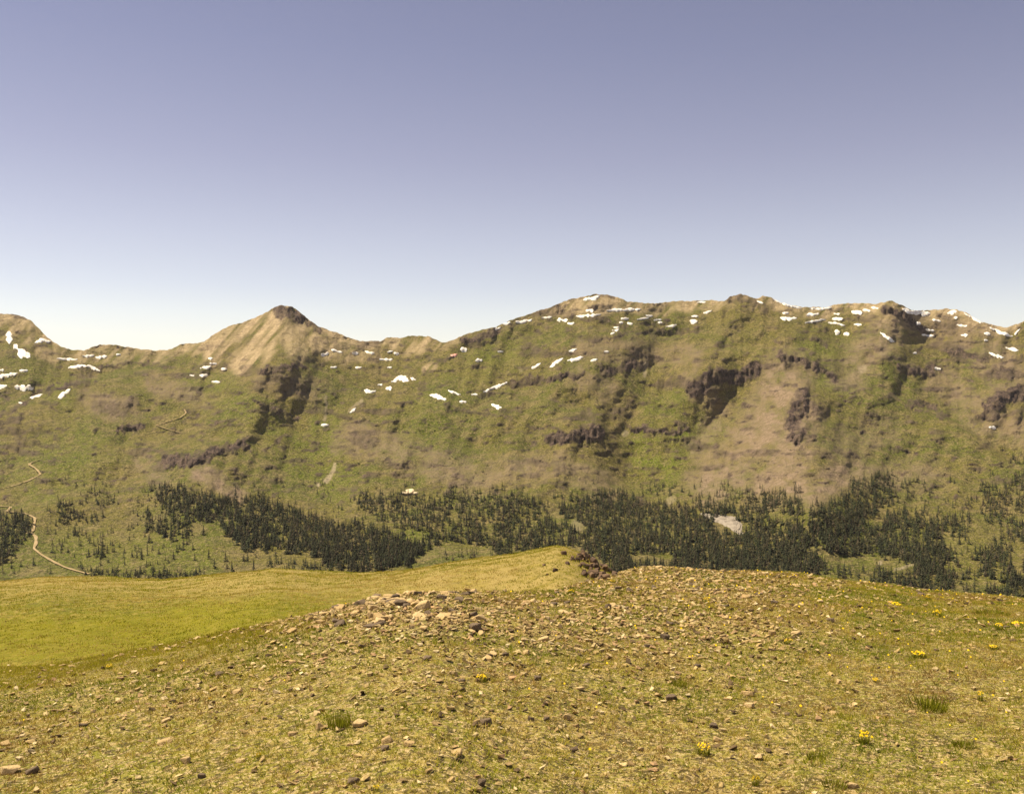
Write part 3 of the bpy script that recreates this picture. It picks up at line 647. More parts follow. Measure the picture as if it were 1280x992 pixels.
plant('flower_clump', 470, 989, 9, 9, 0, 'orange yellow flowers at the lower edge right of the blackish boulder', 'flowers')
plant('flower_clump', 323, 947, 7, 8, 2, 'orange yellow flowers on the turf left of the pale flat stone', 'flowers')
plant('flower_clump', 262, 876, 6, 5, 2, 'tiny yellow flower clump on the left slope of the hump', 'flowers')
plant('flower_clump', 714, 742, 10, 6, 1, 'yellow flowers on the hump top under the rock outcrop', 'flowers')
plant('flower_clump', 765, 729, 10, 5, 0, 'yellow flowers at the crest notch right of the rock outcrop', 'flowers')
plant('flower_clump', 1242, 812, 12, 6, 1, 'scattered yellow flowers at the far right of the slope', 'flowers')
plant('grass_tussock', 424, 908, 24, 26, 3, 'tall green grass tuft between a pointed stone and a squarish tan block', 'grass tuft')
plant('grass_tussock', 1158, 886, 42, 20, 3, 'wide yellow green tussock on the right slope', 'grass tuft')
plant('grass_tussock', 848, 856, 18, 10, 3, 'dull green tussock above the blackish flat stone', 'grass tuft')
plant('grass_tussock', 505, 884, 7, 12, 3, 'narrow dark green tuft above the tilted slab', 'grass tuft')
plant('grass_tussock', 1020, 948, 20, 12, 3, 'bright green tussock left of the tallest yellow flowers', 'grass tuft')
plant('grass_tussock', 1042, 984, 26, 12, 3, 'green tussock at the lower edge left of the pale tan stone', 'grass tuft')
plant('grass_tussock', 1205, 934, 24, 12, 3, 'low green tussock near the lower right corner', 'grass tuft')
plant('grass_tussock', 1240, 768, 34, 8, 3, 'broad green tussock on the crest near the right edge', 'grass tuft')

n = 240                                                               # single tiny flowers between the clumps
fx, fy = scatter(n, 7, 34, lambda x, y: np.clip(.25 + .75 * sst(500, 1000, CX + F * x / y) + .5 * fbm(x / 2, y / 2, 341, 3), .05, 1) ** 2, 12)
V = []; Fc = []
for x, y, z in zip(fx, fy, ground_z(fx, fy)):
    k = len(V); q = random.uniform(.010, .019) * (y / 14) ** .4; h = random.uniform(.03, .08); a = random.uniform(0, 6.28)
    for j in range(5): V.append((x + q * math.cos(a + j * 1.2566), y + q * math.sin(a + j * 1.2566) * .8, z + h + q * .7 * math.sin(a + j * 1.2566)))
    V += [(x - .002, y, z), (x + .002, y, z), (x, y, z + h)]
    Fc += [(k, k + 1, k + 2), (k, k + 2, k + 3), (k, k + 3, k + 4), (k + 5, k + 6, k + 7)]
obj('small_flowers', mesh_np('small_flowers', V, Fc, M_PETAL), kind='stuff', label='tiny yellow flowers sprinkled through the turf', cat='flowers')

# ------------------------------------------------------------------ rock outcrop at the end of the knoll
out = bpy.data.objects.new('rock_outcrop', None); COL.objects.link(out)
oc = near_pt(735, 712); out.location = oc
out['label'] = 'broken dark reddish rock outcrop at the right end of the grass knoll'; out['category'] = 'rock outcrop'
BLK = [bm_mesh(hull_rock(700 + i, random.uniform(.5, .8), 18), 'block', M_OUT) for i in range(6)]
ro = random.Random(5); OUTL = [(700, 685), (722, 689), (746, 702), (770, 718), (762, 724), (738, 724), (716, 712), (704, 700)]
spots = []
while len(spots) < 62:
    px, py = ro.uniform(690, 772), ro.uniform(684, 726)
    if inpoly(np.array([px]), np.array([py]), OUTL)[0] and ro.random() < (.25 + .75 * (px > 720)): spots.append((px, py))
for px, py in sorted(spots) + [(684, 718), (694, 713), (680, 706)]:
    p = near_pt(px, py + 1); s = min(p.y, 84) / F; w = ro.uniform(5, 13) * (1.1 if px > 722 else .75); h = w * ro.uniform(.5, .95)
    b = obj('block', ro.choice(BLK), out); b.location = p - oc + Vector((0, 0, h * s * .2))
    b.scale = (w * s, w * s * 1.1, h * s * 1.6); b.rotation_euler = (ro.uniform(-.5, .3), ro.uniform(-.5, .5), ro.uniform(0, 6))

# ------------------------------------------------------------------ dirt track
TR = [[(0, 612), (22, 606), (36, 601), (51, 593), (45, 586), (36, 581), (40, 578), (50, 576)], [(0, 633), (14, 634), (8, 640), (24, 641), (34, 643), (44, 648), (42, 660), (41, 664), (33, 668), (37, 665), (45, 671), (45, 680), (42, 686), (52, 694), (66, 702), (80, 709), (96, 714), (112, 718)],
      [(195, 532), (208, 537), (226, 542)], [(196, 532), (225, 523), (233, 517), (230, 512)]]
for k, t in enumerate(TR):
    pts = np.array(t, float); s = np.concatenate([[0], np.cumsum(np.hypot(*np.diff(pts, axis=0).T))]); q = np.arange(0, s[-1], 1.2)
    x = np.interp(q, s, pts[:, 0]); y = np.interp(q, s, pts[:, 1])
    for _ in range(2): x[1:-1] = (x[:-2] + x[1:-1] * 2 + x[2:]) / 4; y[1:-1] = (y[:-2] + y[1:-1] * 2 + y[2:]) / 4
    P = far_pt(x, y); tg = np.gradient(P[:, :2], axis=0); tg /= np.linalg.norm(tg, axis=1)[:, None] + 1e-9
    nrm = np.stack([-tg[:, 1], tg[:, 0]], -1); wd = (1.3 if k > 1 else 1.8) * (1 + .3 * vn(q / 5, q * 0, 5))
    rows = []
    for u in (-1, -.4, .4, 1):
        R = P.copy(); R[:, :2] += nrm * (u * wd)[:, None]; px = CX + F * R[:, 0] / R[:, 1]
        R[:, 2] = P[:, 2] + (2.2 if k > 1 else 1.4) - .3 * abs(u); rows.append(R)
    G = np.stack(rows); me = mesh_np('dirt_track', G.reshape(-1, 3), gridfaces(4, len(q)), M_TRACK, True)
    obj('dirt_track', me, kind='structure')

# ------------------------------------------------------------------ snow patches
SMALL = {'a': ('small snow speck on the low left saddle between the rounded hill and the pointed peak', 'snow specks on the left saddle'),
 'b': ('small snow speck under the low saddle right of the pointed peak', 'snow specks under the middle saddle'), 'c': ('small snow speck on the brown summit ridge in the middle', 'snow specks on the brown summit'),
 'd': ('small snow speck on the green slope below the brown summit ridge', 'snow specks on the middle slope'), 'e': ('small snow speck along the rocky ridge between the two right summits', 'snow specks on the right ridge'),
 'f': ('small snow speck on the far right mountain top', 'snow specks on the far right mountain'), 'g': ('small snow speck in the shallow basin below the middle saddle', 'snow specks in the basin')}
SN = [ # stroke, height in pixels, label or region
 ([(11, 415), (12, 430)], 9, 'upright snow patch high on the rounded hill at the left edge'), ([(17, 431), (27, 439), (38, 447)], 10, 'snow tongue below the upright patch on the rounded hill'), ([(43, 429), (54, 424), (64, 427)], 5, 'snow patch on the right shoulder of the rounded hill'),
 ([(71, 448), (97, 449)], 3, 'thin snow strip at the foot of the rounded hill'), ([(103, 445), (118, 444)], 3, 'a'), ([(119, 447), (134, 445)], 4, 'a'), ([(145, 443), (151, 443)], 2.4, 'a'), ([(85, 459), (103, 457), (113, 458), (125, 463)], 5, 'longest snow band on the low left saddle'),
 ([(-3, 469), (10, 469), (22, 466)], 5, 'curved snow strip at the left edge below the rounded hill'), ([(-2, 462), (5, 462)], 3, 'a'), ([(24, 463), (35, 463)], 3, 'a'), ([(-3, 483), (9, 482)], 5, 'short snow bar cut by the left edge'), ([(18, 483), (30, 484), (42, 484)], 7, 'thick snow bar just right of the one cut by the left edge'),
 ([(37, 497), (53, 493)], 3, 'faint slanting snow sliver above the gully at left'), ([(72, 498), (80, 491), (88, 486)], 5, 'slanting snow streak in the gully at left'), ([(23, 503), (28, 503)], 2.2, 'a'),
 ([(250, 460), (264, 458)], 4, 'snow bar on the left foot of the pointed peak'), ([(262, 454), (271, 454)], 3.4, 'a'), ([(260, 448), (266, 448)], 2.6, 'a'), ([(276, 461), (284, 461)], 3, 'a'), ([(249, 469), (260, 469)], 3, 'a'), ([(264, 477), (275, 477)], 2.3, 'a'), ([(237, 469), (243, 469)], 2, 'a'),
 ([(401, 443), (411, 442)], 4.5, 'b'), ([(414, 437), (428, 440)], 3.5, 'b'), ([(440, 441), (448, 441)], 3, 'b'), ([(456, 439), (468, 441)], 3, 'b'), ([(484, 440), (491, 439)], 2.4, 'b'), ([(492, 441), (499, 442)], 3, 'b'), ([(474, 449), (491, 449)], 2.6, 'b'), ([(413, 459), (421, 458)], 3, 'b'), ([(444, 459), (452, 459)], 3.6, 'b'), ([(484, 459), (490, 459)], 2.2, 'b'),
 ([(489, 478), (499, 472), (505, 472), (512, 477)], 7, 'biggest snow patch in the basin, arched like a cap'), ([(482, 485), (490, 485)], 6, 'square snow patch just below the arched snow cap'), ([(455, 487), (463, 489), (470, 489)], 5, 'flat snow patch at the left of the basin'), ([(472, 481), (478, 481)], 3, 'g'), ([(513, 472), (520, 475)], 3, 'g'),
 ([(437, 516), (445, 510)], 3, 'g'), ([(401, 531), (411, 531)], 3, 'lone snow sliver low in the green gully below the pointed peak'), ([(537, 493), (547, 495), (558, 499)], 5, 'snow bar sloping down to the right in the basin'), ([(560, 488), (576, 493)], 2.8, 'thin snow sliver right of the sloping snow bar'), ([(574, 502), (583, 502)], 3, 'g'), ([(589, 493), (597, 493)], 2.2, 'g'),
 ([(604, 490), (618, 484), (634, 478)], 4.6, 'snow streak rising to the right at the end of the basin'), ([(614, 505), (627, 510)], 4.5, 'snow patch below the rising snow streak'), ([(575, 437), (584, 437)], 6, 'round snow patch under the dark knob of the middle saddle'), ([(594, 450), (603, 450)], 4, 'g'), ([(622, 439), (629, 439)], 2, 'd'),
 ([(619, 411), (626, 409)], 3.2, 'c'), ([(629, 405), (638, 403)], 3.2, 'c'), ([(644, 402), (653, 402), (665, 399)], 4, 'snow strip on the left shoulder of the brown summit'), ([(696, 400), (710, 400)], 5, 'blocky snow patch under the left side of the brown summit'), ([(709, 404), (718, 404)], 3.6, 'c'), ([(677, 397), (690, 396)], 2, 'c'),
 ([(729, 374), (740, 373), (750, 370)], 4.5, 'snow cap on the very top of the brown summit'), ([(720, 395), (735, 394), (751, 393)], 3.8, 'long snow bar under the brown summit'), ([(732, 388), (742, 387)], 4.6, 'snow block sitting on the long bar under the brown summit'), ([(758, 388), (780, 387), (801, 386)], 3.8, 'longest snow strip right of the brown summit'), ([(807, 394), (816, 395)], 3, 'c'), ([(796, 399), (811, 397)], 2.6, 'c'),
 ([(776, 398), (786, 398)], 3, 'c'), ([(784, 404), (791, 404)], 4, 'c'), ([(774, 403), (779, 403)], 2, 'c'), ([(817, 400), (827, 399)], 2.6, 'c'), ([(822, 403), (828, 403)], 2, 'c'), ([(832, 408), (846, 406)], 3, 'c'), ([(862, 401), (872, 402)], 4.6, 'snow patch on the slope left of the green rounded knob'), ([(864, 395), (873, 395)], 2, 'c'), ([(879, 391), (890, 388)], 3.6, 'slanting snow patch nearest the green rounded knob'), ([(871, 377.5), (882, 377.5)], 2, 'c'),
 ([(767, 409), (774, 409)], 2, 'd'), ([(765, 413), (774, 412)], 2.6, 'd'), ([(763, 417), (769, 415)], 2.6, 'd'), ([(711, 439), (721, 436)], 3, 'd'), ([(709, 451), (729, 446)], 3.6, 'right one of two parallel snow streaks on the middle slope'), ([(687, 459), (694, 453), (704, 448)], 3.6, 'left one of two parallel snow streaks on the middle slope'), ([(664, 460), (676, 454)], 3, 'short snow streak left of the two parallel streaks'), ([(738, 451), (747, 449)], 2, 'd'), ([(755, 439), (761, 439)], 2, 'd'),
 ([(946, 376), (954, 379)], 3, 'e'), ([(966, 374), (985, 381.5), (1002, 385)], 2.4, 'thin snow line along the skyline right of the green rounded knob'), ([(1012, 385.5), (1026, 386), (1040, 384)], 2.2, 'thin snow line along the skyline in the middle of the right ridge'), ([(1205, 391), (1216, 397), (1226, 404)], 2.4, 'thin snow line on the skyline edge of the far right mountain'), ([(975, 397), (986, 398), (996, 398)], 3.8, 'snow strip just right of the green rounded knob'), ([(978, 391), (986, 391)], 2, 'e'), ([(1008, 393), (1024, 392)], 3.6, 'upper of two snow bars on the right ridge'), ([(1006, 403), (1020, 401), (1032, 399)], 2.8, 'lower thin snow bar on the right ridge'),
 ([(1035, 403), (1046, 404), (1056, 406)], 3.6, 'snow strip below the snow block on the right ridge'), ([(1040, 398), (1054, 398)], 4.6, 'snow block in the middle of the right ridge'), ([(1043, 415), (1050, 415)], 6.4, 'square snow patch in a hollow of the right ridge'), ([(1054, 417), (1062, 418)], 4.5, 'e'), ([(1067, 405), (1077, 406)], 3, 'e'), ([(1064, 389), (1078, 391)], 5.4, 'snow patch left of the dark cone summit'), ([(1078, 387), (1088, 388)], 3, 'e'), ([(1089, 384), (1098, 385)], 2.6, 'e'), ([(1042, 392), (1050, 392)], 2.4, 'e'),
 ([(1128, 385), (1138, 389), (1150, 391), (1163, 391)], 7.5, 'biggest snow field, on the skyline right of the dark cone summit'), ([(1145, 404), (1151, 404)], 5.6, 'square snow patch below the biggest snow field'), ([(1165, 400), (1176, 401)], 3.8, 'f'), ([(1157, 412), (1168, 413)], 3, 'f'), ([(1152, 418), (1168, 420)], 2.8, 'f'),
 ([(1100, 415), (1109, 421), (1118, 427)], 3.6, 'slanting pinkish snow streak on the flank of the dark cone summit'), ([(1184, 391), (1196, 389)], 4.4, 'snow patch near the top of the far right mountain'), ([(1192, 397), (1197, 397)], 3, 'f'), ([(1196, 406), (1209, 407)], 2.6, 'f'), ([(1201, 419), (1210, 419)], 3.6, 'f'), ([(1230, 416), (1238, 418)], 3.4, 'f'), ([(1222, 400), (1229, 402)], 3.6, 'f'), ([(1230, 425), (1235, 425)], 2.2, 'f'),
 ([(1237, 409), (1251, 415), (1266, 420)], 5, 'long snow band falling to the notch at the right edge'), ([(1268, 418), (1275, 411)], 5.5, 'snow patch in the notch at the right edge'), ([(1236, 441), (1245, 444), (1255, 447)], 3.8, 'snow streak below the long band at the right edge'), ([(1257, 434), (1273, 438)], 4, 'snow patch between the long band and the streak at the right edge'), ([(1168, 460), (1176, 461)], 2.8, 'f'), ([(1141, 441), (1146, 441)], 2, 'f'), ([(1236, 533), (1245, 535)], 3.4, 'lone snow speck low under the dark cliffs at the right edge')]
def snow_patch(pts, h, lab, mat=M_SNOW):
    pts = np.array(pts, float); s = np.concatenate([[0], np.cumsum(np.hypot(*np.diff(pts, axis=0).T))]); n = max(9, int(s[-1] / .8))
    q = np.linspace(0, s[-1], n); x = np.interp(q, s, pts[:, 0]); y = np.interp(q, s, pts[:, 1]); t = np.linspace(-1, 1, n)
    sd = int(pts[0, 0] * 13 + pts[0, 1])
    half = h * .38 * (1 - np.abs(t) ** 3) ** .8 * (.95 + 1.0 * fbm(q / 3, q * 0 + sd, sd, 3)) + .05
    y = y + .22 * h * fbm(q / 4.5, q * 0, sd + 3, 2)
    dx, dy = np.gradient(x), np.gradient(y); L = np.hypot(dx, dy) + 1e-6
    nx, ny = -dy / L, dx / L; ny = np.where(np.abs(ny) < .3, .3, ny) * np.sign(np.where(ny == 0, 1, ny)) if False else ny
    rows = []
    for u in (-1, -.85, -.35, .35, .85, 1):
        a = x + nx * u * half; b = y + ny * u * half
        P = far_pt(a, b); P = P * (1 - .0012); P[:, 2] += CAMZ * .0012
        P[:, 2] += {1: -1.2, .85: .4, .35: .9}[abs(u)]; rows.append(P)
    G = np.stack(rows); c = G.reshape(-1, 3).mean(0)
    me = mesh_np('snow_patch', G.reshape(-1, 3) - c, gridfaces(6, n), mat, True)
    if lab in SMALL: o = obj('snow_patch', me, label=SMALL[lab][0], cat='snow patch', group=SMALL[lab][1])
    else: o = obj('snow_patch', me, label=lab, cat='snow patch', group='snow patches on the mountains')
    o.location = c
for a in SN: snow_patch(*a)
snow_patch([(563, 444), (572, 443)], 3.6, 'pink stained snow patch beside the round white one under the middle saddle', M_PINK)

# ------------------------------------------------------------------ pale rocks at the forest edge
def far_rock(name, blocks, mat, label, cat):
    e = bpy.data.objects.new(name, None); COL.objects.link(e); c = Vector(far_pt(np.array([blocks[0][0]]), np.array([blocks[0][1] + blocks[0][3] / 2]))[0]); e.location = c
    e['label'] = label; e['category'] = cat
    for i, (px, py, w, h, ti) in enumerate(blocks):
        me = bm_mesh(hull_rock(int(px * 3 + py), .6, 18), 'block', mat); b = obj('block', me, e)
        p = Vector(far_pt(np.array([px]), np.array([py + h * .4]))[0]); s = p.y / F
        b.location = p - c + Vector((0, 0, h * s * .35)); b.scale = (w * s * 1.05, w * s * .9, h * s * .95); b.rotation_euler = (.5, ti, random.uniform(-.3, .3))
far_rock('boulder', [(512, 614, 15, 10, 0), (506, 616, 9, 7, .1), (519, 616, 8, 5, 0)], M_CREAM, 'big cream boulder standing alone at the top of the forest in the middle', 'boulder')
up_l = np.array([(871, 640), (880, 639), (890, 640.5), (900, 641), (910, 641.5), (918, 643), (926, 645), (928, 651), (929, 657), (932, 666)], float)
lo_l = np.array([(871, 641), (878, 646), (885, 650), (893, 653), (900, 656), (906, 660), (912, 663), (917, 667), (922, 671), (930, 673)], float)
rows = []
for k in range(8):
    f = k / 7; L = up_l * (1 - f) + lo_l * f; q = np.linspace(0, 9, 22)
    x = np.interp(q, np.arange(10), L[:, 0]); y = np.interp(q, np.arange(10), L[:, 1])
    if 0 < k < 7: x = x + rng.uniform(-1, 1, 22); y = y + rng.uniform(-.8, .8, 22)
    P = far_pt(x, y); bulge = math.sin(math.pi * f) * np.sin(np.pi * np.linspace(0, 1, 22)) ** .5
    d = 3 - bulge * (9 + 9 * fbm(q * 1.3, q * 0 + k * .9, 77, 2)) ; P = P + np.stack([rng.uniform(-.5, .5, 22), d, bulge * 2 - .8], -1); rows.append(P)
G = np.stack(rows); c = G.reshape(-1, 3).mean(0)
o = obj('pale_crag', mesh_np('pale_crag', G.reshape(-1, 3) - c, gridfaces(8, 22), M_PALE), label='bare pale rock face among the dark trees right of centre', cat='rock face'); o.location = c

# ------------------------------------------------------------------ conifers
def spruce(seed, tiers=8, br=6, rad=.155, skew=.0):
    r = random.Random(seed); V = []; Fc = []
    for k in range(tiers):
        t = k / (tiers - 1); z = .10 + .82 * t; R = rad * (1 - t) ** .85 * r.uniform(.8, 1.15) + .012
        for b in range(br):
            if r.random() < .10: continue
            a = 2 * math.pi * (b + .5 * (k % 2) + r.uniform(-.25, .25)) / br; q = R * r.uniform(.65, 1.25); w = .9 * math.pi / br
            i = len(V); up = .095 * r.uniform(.9, 1.4); dz = -.035 * r.uniform(.3, 1.6)
            V += [(0, 0, z + up), (q * math.cos(a), q * math.sin(a), z + dz), (.68 * q * math.cos(a + w), .68 * q * math.sin(a + w), z + .015), (.68 * q * math.cos(a - w), .68 * q * math.sin(a - w), z + .015)]
            Fc += [(i, i + 3, i + 1), (i, i + 1, i + 2)]
    i = len(V); V += [(.012, 0, .9), (-.006, .01, .9), (-.006, -.01, .9), (0, 0, 1.02)]; Fc += [(i, i + 1, i + 3), (i + 1, i + 2, i + 3), (i + 2, i, i + 3)]
    return np.array(V), np.array(Fc)
def trunk_arr():
    V = []; Fc = []
    for z, q in ((-.04, .018), (.3, .014), (.9, .004)):
        for k in range(5): V.append((q * math.cos(k * 1.2566), q * math.sin(k * 1.2566), z))
    for j in range(2):
        for k in range(5):
            a, b = j * 5 + k, j * 5 + (k + 1) % 5; Fc += [(a, b, b + 5), (a, b + 5, a + 5)]
    return np.array(V), np.array(Fc)
SPR = [spruce(800 + i, random.choice((7, 8, 9)), random.choice((5, 6)), random.uniform(.19, .27)) for i in range(7)]
CROWN = [mesh_np('crown', V, Fc, M_NEEDLE) for V, Fc in SPR]
TRUNK = mesh_np('trunk', *trunk_arr(), M_BARK)
# stands: outline, trees per 100 square pixels, height range in metres, label, group
ST = [
 ([(178, 612), (215, 608), (262, 622), (300, 628), (330, 622), (352, 632), (400, 650), (455, 660), (505, 668), (530, 690), (525, 704), (480, 716), (430, 716), (395, 700), (350, 690), (310, 688), (285, 672), (268, 655), (235, 645), (205, 640)], 7.0, (10, 15), 'dark spruce in the solid forest block left of centre', 'spruces in the left forest block'),
 ([(395, 690), (440, 700), (440, 716), (330, 716), (330, 702), (360, 700)], 2.5, (8, 13), 'small spruce at the lower fringe of the left forest block', 'spruces at the lower fringe'),
 ([(440, 615), (520, 622), (640, 620), (690, 630), (690, 660), (600, 668), (540, 668), (500, 660), (450, 640)], 4.2, (9, 14), 'spruce in the open clumps between glades below the cream boulder', 'spruces in the glades'),
 ([(525, 672), (600, 668), (640, 662), (700, 655), (715, 685), (690, 692), (640, 700), (560, 690), (540, 686), (500, 712), (470, 715), (490, 690)], 5.5, (9, 14), 'dark spruce right behind the grass knoll in the middle', 'spruces behind the knoll'),
 ([(690, 603), (740, 604), (800, 622), (790, 640), (700, 640), (692, 625)], 3.4, (8, 13), 'spruce on the thin upper edge of the middle forest', 'spruces on the upper edge'),
 ([(700, 635), (760, 615), (815, 630), (870, 632), (915, 636), (975, 625), (1003, 632), (1005, 650), (1020, 690), (1035, 722), (960, 722), (860, 720), (780, 722), (745, 702), (715, 682)], 6.2, (10, 15), 'dark spruce in the broad forest right of centre', 'spruces in the broad forest'),
 ([(800, 610), (850, 600), (900, 612), (960, 615), (1000, 612), (1005, 632), (920, 630), (830, 632)], 2.8, (8, 14), 'spruce on the upper fringe of the broad forest under the scree', 'spruces under the scree'),
 ([(1010, 655), (1020, 632), (1055, 620), (1070, 602), (1100, 592), (1112, 602), (1120, 640), (1150, 640), (1160, 655), (1195, 640), (1212, 655), (1208, 668), (1180, 672), (1190, 700), (1180, 715), (1150, 722), (1130, 700), (1080, 690), (1050, 700), (1030, 690)], 5.2, (10, 15), 'dark spruce in the pointed forest patch on the right', 'spruces in the right forest patch'),
 ([(1035, 712), (1060, 716), (1120, 722), (1140, 715), (1195, 712), (1195, 742), (1150, 738), (1090, 730)], 5, (9, 13), 'spruce in the row behind the right crest of the hump', 'spruces behind the right crest'),
 ([(1120, 600), (1170, 605), (1180, 630), (1190, 650), (1130, 640)], 2.4, (8, 13), 'spruce thinly set above the right forest patch', 'spruces above the right patch'),
 ([(1230, 590), (1290, 560), (1300, 640), (1300, 660), (1245, 660), (1225, 630)], 3.2, (9, 14), 'spruce in the scattered stand at the upper right edge', 'spruces at the upper right edge'),
 ([(1245, 660), (1300, 655), (1300, 750), (1240, 748), (1212, 700), (1240, 690)], 3.8, (9, 14), 'spruce in the scattered stand at the lower right edge', 'spruces at the lower right edge'),
 ([(1100, 640), (1180, 690), (1300, 700), (1300, 752), (1180, 745)], 1.2, (8, 12), 'spruce at the lower right edge of the far slope', 'spruces on the lower right slope'),
 ([(45, 650), (75, 628), (100, 640), (95, 655), (60, 668), (46, 668)], 3.0, (9, 13), 'spruce in the clumps right of the track bend', 'spruces right of the track'),
 ([(-10, 640), (42, 645), (38, 665), (25, 680), (12, 706), (-10, 706)], 5.0, (9, 14), 'spruce in the dark stand at the left edge beside the track', 'spruces at the left edge'),
 ([(105, 640), (135, 630), (150, 648), (115, 660)], 3.0, (9, 13), 'spruce in the loose row above the round clump on the left slope', 'spruces in the loose row'),
 ([(180, 640), (240, 645), (240, 675), (215, 685), (185, 672)], 3.2, (9, 14), 'spruce in the loose clumps left of the solid forest block', 'spruces in the loose clumps'),
 ([(60, 600), (130, 596), (150, 622), (120, 640), (70, 622)], 1.2, (6, 10), 'small spruce thinly set high on the left slope', 'spruces high on the left slope'),
 ([(120, 625), (180, 615), (200, 660), (190, 700), (110, 700), (60, 690), (90, 650)], 1.1, (7, 12), 'spruce dotted over the open left slope', 'spruces dotted on the left slope'),
 ([(105, 712), (150, 717), (200, 715), (255, 716), (255, 727), (110, 724)], 7, (6, 10), 'small spruce in the low dark strip behind the meadow at left', 'spruces in the low strip'),
 ([(770, 690), (800, 690), (795, 720), (765, 720)], 3, (9, 13), 'spruce near the end of the rock outcrop', 'spruces near the outcrop'),
]
BARE = [([(525, 699), (560, 683), (612, 690), (600, 697)], 5), ([(795, 700), (836, 700)], 7), ([(900, 656), (925, 662)], 9), ([(1062, 702), (1075, 706)], 8), ([(1125, 713), (1140, 710)], 5), ([(510, 672), (525, 675)], 5), ([(715, 655), (728, 662)], 6), ([(1085, 652), (1100, 655)], 5), ([(965, 645), (985, 650)], 6), ([(845, 624), (835, 626)], 5), ([(395, 702), (360, 697)], 4), ([(1100, 640), (1150, 632)], 5)]
tp = []                                                               # px, py, height, stand
for i, (poly, dens, hr, *_ ) in enumerate(ST):
    P = np.array(poly, float); x0, y0 = P.min(0); x1, y1 = P.max(0); n = int((x1 - x0) * (y1 - y0) / 100 * dens * 2.15)
    r = np.random.default_rng(900 + i); x = r.uniform(x0, x1, n); y = r.uniform(y0, y1, n)
    ok = inpoly(x + 11 * fbm(x / 15, y / 10, 951, 3) + r.normal(0, 2.5, n), y + 8 * fbm(x / 12, y / 10, 953, 3) + r.normal(0, 2, n), poly) & (fbm(x / 22, y / 12, 955, 3) > (-.55 if dens > 4 else -.16))
    for pts, h in BARE: ok &= seg_dist(x, y, pts) > h
    hh = r.uniform(*hr, n) * (1 - .25 * r.uniform(0, 1, n) ** 2)
    tp += [(a, b, c, i) for a, b, c in zip(x[ok], y[ok], hh[ok])]
# scattered singles on the open slopes
r = np.random.default_rng(77); n = 2600
x = r.uniform(0, 1290, n); y = r.uniform(588, 735, n); ok = (fbm(x / 26, y / 14, 961, 3) > .15) & ((y > 604) | (x > 1150))
for pts, h in BARE: ok &= seg_dist(x, y, pts) > h
tp += [(a, b, c, -1) for a, b, c in zip(x[ok], y[ok], r.uniform(5.5, 11, n)[ok])]
FORE = lambda px: np.minimum(CRA(px), np.where(px < 775, CRB(px), 9999))
tp = [t for t in tp if t[1] - t[2] * F / 1200 < FORE(t[0]) - 3]      # leave out what the near ground hides wholly
SINGLE = [(93, 697, 8, 'lone small spruce on the open slope right of the dirt track'), (156, 706, 10, 'lone spruce above the dark strip, left of two tiny ones'), (185, 707, 6, 'tiny spruce left of its twin above the dark strip'), (197, 705, 6, 'tiny spruce right of its twin above the dark strip'),
 (184, 689, 11, 'single spruce on the open slope right of the double clump'), (165, 696, 10, 'left spruce of the double clump on the open left slope'), (171, 697, 9, 'middle spruce of the double clump on the open left slope'), (177, 695, 10, 'right spruce of the double clump on the open left slope'),
 (245, 722, 13, 'broad spruce sticking up from the right end of the dark strip'), (261, 698, 13, 'upper left spruce of the slanting pair near the left forest block'), (268, 710, 13, 'lower spruce of the slanting pair near the left forest block'), (282, 701, 13, 'tall spruce right of the slanting pair near the left forest block'), (290, 714, 14, 'spruce right behind the knoll edge under the left forest block'),
 (317, 713, 15, 'spruce touching the knoll edge right of the others under the left forest block'), (254, 668, 13, 'narrow spruce at the lower left corner of the left forest block'), (108, 672, 7, 'small spruce left above the round clump on the left slope'), (1188, 602, 13, 'left of two spruces high on the bare right slope'), (1193, 604, 9, 'right of two spruces high on the bare right slope'),
 (1196, 705, 13, 'tall spruce on the glade right of the right forest patch'), (1199, 680, 11, 'left of two spruces side by side at the right patch border'), (1211, 680, 11, 'right of two spruces side by side at the right patch border'), (1219, 692, 13, 'left spruce of the compact clump on the right glade'), (1225, 693, 15, 'middle spruce of the compact clump on the right glade'), (1232, 691, 12, 'right spruce of the compact clump on the right glade'),
 (1214, 749, 13, 'lone spruce rising from behind the crest near the right edge'), (1236, 743, 9, 'small spruce on the low slope near the right edge'), (1194, 745, 12, 'spruce poking over the crest left of the lone one near the right edge'), (1252, 752, 11, 'left spruce of the lowest pair at the right edge'), (1258, 752, 12, 'right spruce of the lowest pair at the right edge'),
 (1214, 625, 11, 'left spruce of the clump on the open slope above the right glade'), (1221, 627, 12, 'right spruce of the clump on the open slope above the right glade'), (123, 692, 12, 'left spruce of the round clump on the left slope'), (128, 696, 13, 'front spruce of the round clump on the left slope'), (134, 691, 12, 'right spruce of the round clump on the left slope'), (128, 686, 13, 'rear spruce of the round clump on the left slope'),
 (118, 614, 8, 'left spruce of the highest clump on the left slope'), (124, 615, 9, 'right spruce of the highest clump on the left slope'), (148, 616, 6, 'tiny spruce right of the highest clump on the left slope'), (868, 611, 13, 'tall lone spruce at the top of the forest under the scree'), (757, 716, 7, 'spruce behind the end of the rock outcrop')]
allt = [(x, y, h, -2, lab) for x, y, h, lab in SINGLE] + [(*t, None) for t in tp]
AX = np.array([t[0] for t in allt]); AY = np.array([t[1] for t in allt]); AH = np.array([t[2] for t in allt]) * .98
AP = far_pt(AX, AY); APX = AH * F / AP[:, 1]
vis = APX - np.maximum(AY - FORE(AX), 0)
score = vis.copy(); score[:len(SINGLE)] += 100
for i, t in enumerate(allt):
    if t[3] == -1: score[i] = -1
order = np.argsort(-score)[:300]; single = set(order.tolist())
